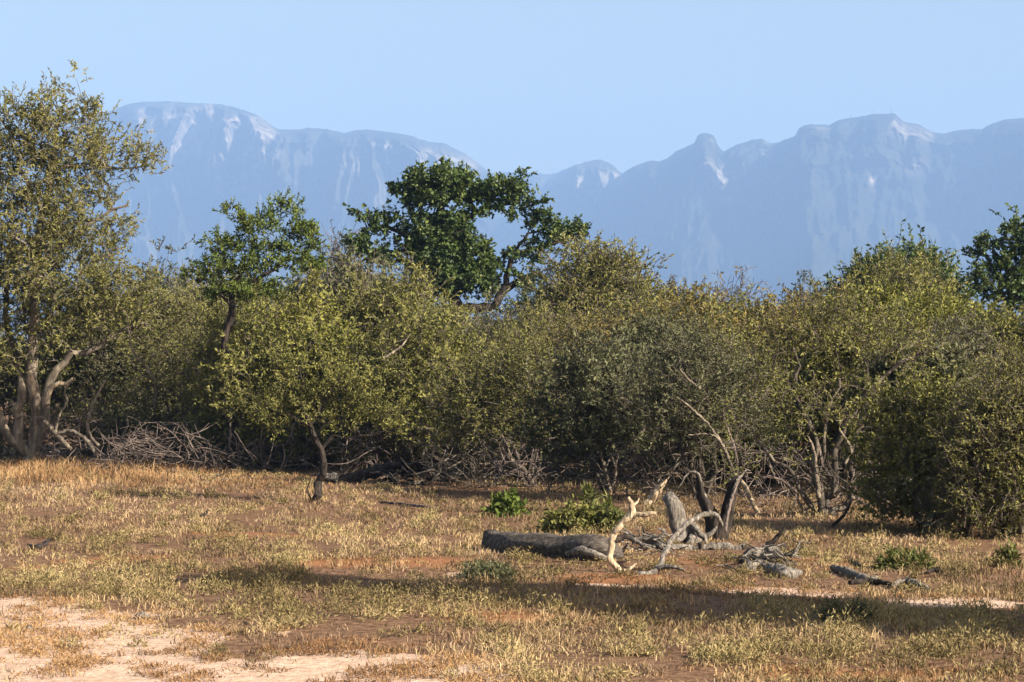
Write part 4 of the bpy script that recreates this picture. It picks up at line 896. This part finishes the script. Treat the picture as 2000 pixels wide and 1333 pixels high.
def herbs(x, y, r, h, ns, rng, ln, w):
    """domes of short crooked leafy strokes"""
    n = len(x); N = n * ns; v = nrm(rng.normal(0, 1, (N, 3))); v[:, 2] = np.abs(v[:, 2]); rr = rng.uniform(.2, 1, N) ** .6
    o = np.stack([np.repeat(x, ns) + v[:, 0] * rr * np.repeat(r, ns), np.repeat(y, ns) + v[:, 1] * rr * np.repeat(r, ns), np.repeat(ground_h(x, y), ns) + v[:, 2] * rr * np.repeat(h, ns)], 1)
    d = nrm(v * .5 + rng.normal(0, .6, (N, 3)) + np.array((0, 0, .35)))
    V, Q = leaf_quads(o, d, np.repeat(ln, ns) * rng.uniform(.5, 1.5, N), np.repeat(w, ns) * rng.uniform(.7, 1.3, N), rng)
    return V, Q, np.repeat(rng.uniform(0, 1, N), 4), np.repeat(np.repeat(drift(x, y, rng), ns), 4)
GM = {
 'straw': leaf_mat('straw_grass', [(0.121,0.079,0.040), (0.407,0.286,0.141), (0.792,0.594,0.330)], trans=.15, tint=(1, 1, 1)),
 'tan':   leaf_mat('grey_brown_grass', [(0.105,0.066,0.044), (0.330,0.220,0.138), (0.616,0.451,0.297)], trans=.15, tint=(1, 1, 1)),
 'rust':  leaf_mat('rust_orange_grass', [(0.132,0.066,0.029), (0.374,0.215,0.097), (0.660,0.440,0.220)], trans=.15, tint=(1, 1, 1)),
 'herb':  leaf_mat('olive_herb_leaves', [(0.088,0.066,0.026), (0.275,0.215,0.090), (0.594,0.484,0.231)], trans=.15, tint=(1, 1, .8)),
}
rng = np.random.default_rng(77)
def cover(name, mat, V, Q, rn, cl, Tt=None):
    o = link(name, mesh_np(name, V, Q, Tt, attrs={'rnd': rn, 'clump': cl}), GM[mat]); tag(o, kind='stuff')
def pick(n, y0, y1, dens, pw=1.6):
    x, y = scatter(n, y0, y1, rng, pw); px, py, sa, og, ol, n1, n2 = zones(x, y)
    p = dens(px, py, sa, og, ol, n1, n2); k = rng.uniform(0, 1, n) < p; return x[k], y[k]
hole = lambda sa, og: (1 - .94 * sm(.35, .65, sa)) * (1 - .88 * sm(.4, .8, og))
def low_(x, y):
    px, py = 1000 + F * x / y, HZ + F * CH / y
    return 1 - .6 * np.clip(gauss(px, py, [(1090, 1112, 170, 16, 1.3), (1380, 1100, 220, 30, 1.2), (1700, 1140, 180, 14, 1)]), 0, 1)
# fine dry grass everywhere except on bare soil
x, y = pick(30000, 18, 76, lambda px, py, sa, og, ol, n1, n2: hole(sa, og) * np.clip(.55 - ol * .4 + n1 * 1.5 + n2 * 3, .06, 1))
V, Q, Tt, rn, cl = blades(x, y, (.05 + .045 * rng.uniform(0, 1, len(x)) + .001 * y) * low_(x, y), .0055 + .0002 * y, 11, rng, lean=.8, spread=.06)
cover('dry_grass', 'tan', V, Q, rn, cl, Tt)
x, y = pick(16000, 18, 74, lambda px, py, sa, og, ol, n1, n2: hole(sa, og) * np.clip(.25 + n1 * 2.5 + n2 * 2.5 + sm(990, 1060, px) * .2 + sm(1240, 1180, py) * .2, .02, 1))
V, Q, Tt, rn, cl = blades(x, y, (.08 + .07 * rng.uniform(0, 1, len(x)) + .001 * y) * low_(x, y), .0055 + .00018 * y, 13, rng, lean=.55, spread=.05)
cover('straw_grass', 'straw', V, Q, rn, cl, Tt)
x, y = pick(22000, 18, 74, lambda px, py, sa, og, ol, n1, n2: np.clip((og * .5 + gauss(px, py, [(200, 928, 330, 28, 1.3), (560, 945, 200, 18, .7), (900, 1000, 200, 25, .4), (1250, 1120, 400, 40, .45), (1500, 1040, 500, 30, .4), (1750, 1330, 300, 30, .6)]) + n2) * (1 - sm(.4, .7, sa)), 0, 1))
tall = gauss(1000 + F * x / y, HZ + F * CH / y, [(180, 925, 300, 28, 1)])
V, Q, Tt, rn, cl = blades(x, y, (.06 + .04 * rng.uniform(0, 1, len(x))) * low_(x, y) + .5 * tall * rng.uniform(.5, 1, len(x)), .0048 + .0002 * y, 11, rng, lean=.5, spread=.05)
cover('rust_grass', 'rust', V, Q, rn, cl, Tt)
# olive herbs in drifts
x, y = pick(15000, 18, 70, lambda px, py, sa, og, ol, n1, n2: np.clip(sm(.15, 1.1, ol + n2 * 2.4) * .5 + .03, 0, 1) * (1 - .9 * sm(.4, .7, sa)) * (1 - .8 * sm(.4, .8, og)))
k = len(x); r = rng.uniform(.08, .27, k); V, Q, rn, cl = herbs(x, y, r, rng.uniform(.7, 1.2, k) * r * low_(x, y), 74, rng, .032 + .0007 * y, .0085 + .0002 * y)
cover('olive_herbs', 'herb', V, Q, rn, cl)
print('herbs', k, len(V))
# scattered litter on the bare sand
x, y = pick(26000, 18, 40, lambda px, py, sa, og, ol, n1, n2: sm(.3, .6, sa) * sm(.0, .2, n2 + .06))
k = len(x); V, Q, rn, cl = herbs(x, y, rng.uniform(.03, .14, k), rng.uniform(.01, .06, k), 16, rng, np.full(k, .04), np.full(k, .009))
cover('leaf_litter', 'rust', V, Q, rn, cl)
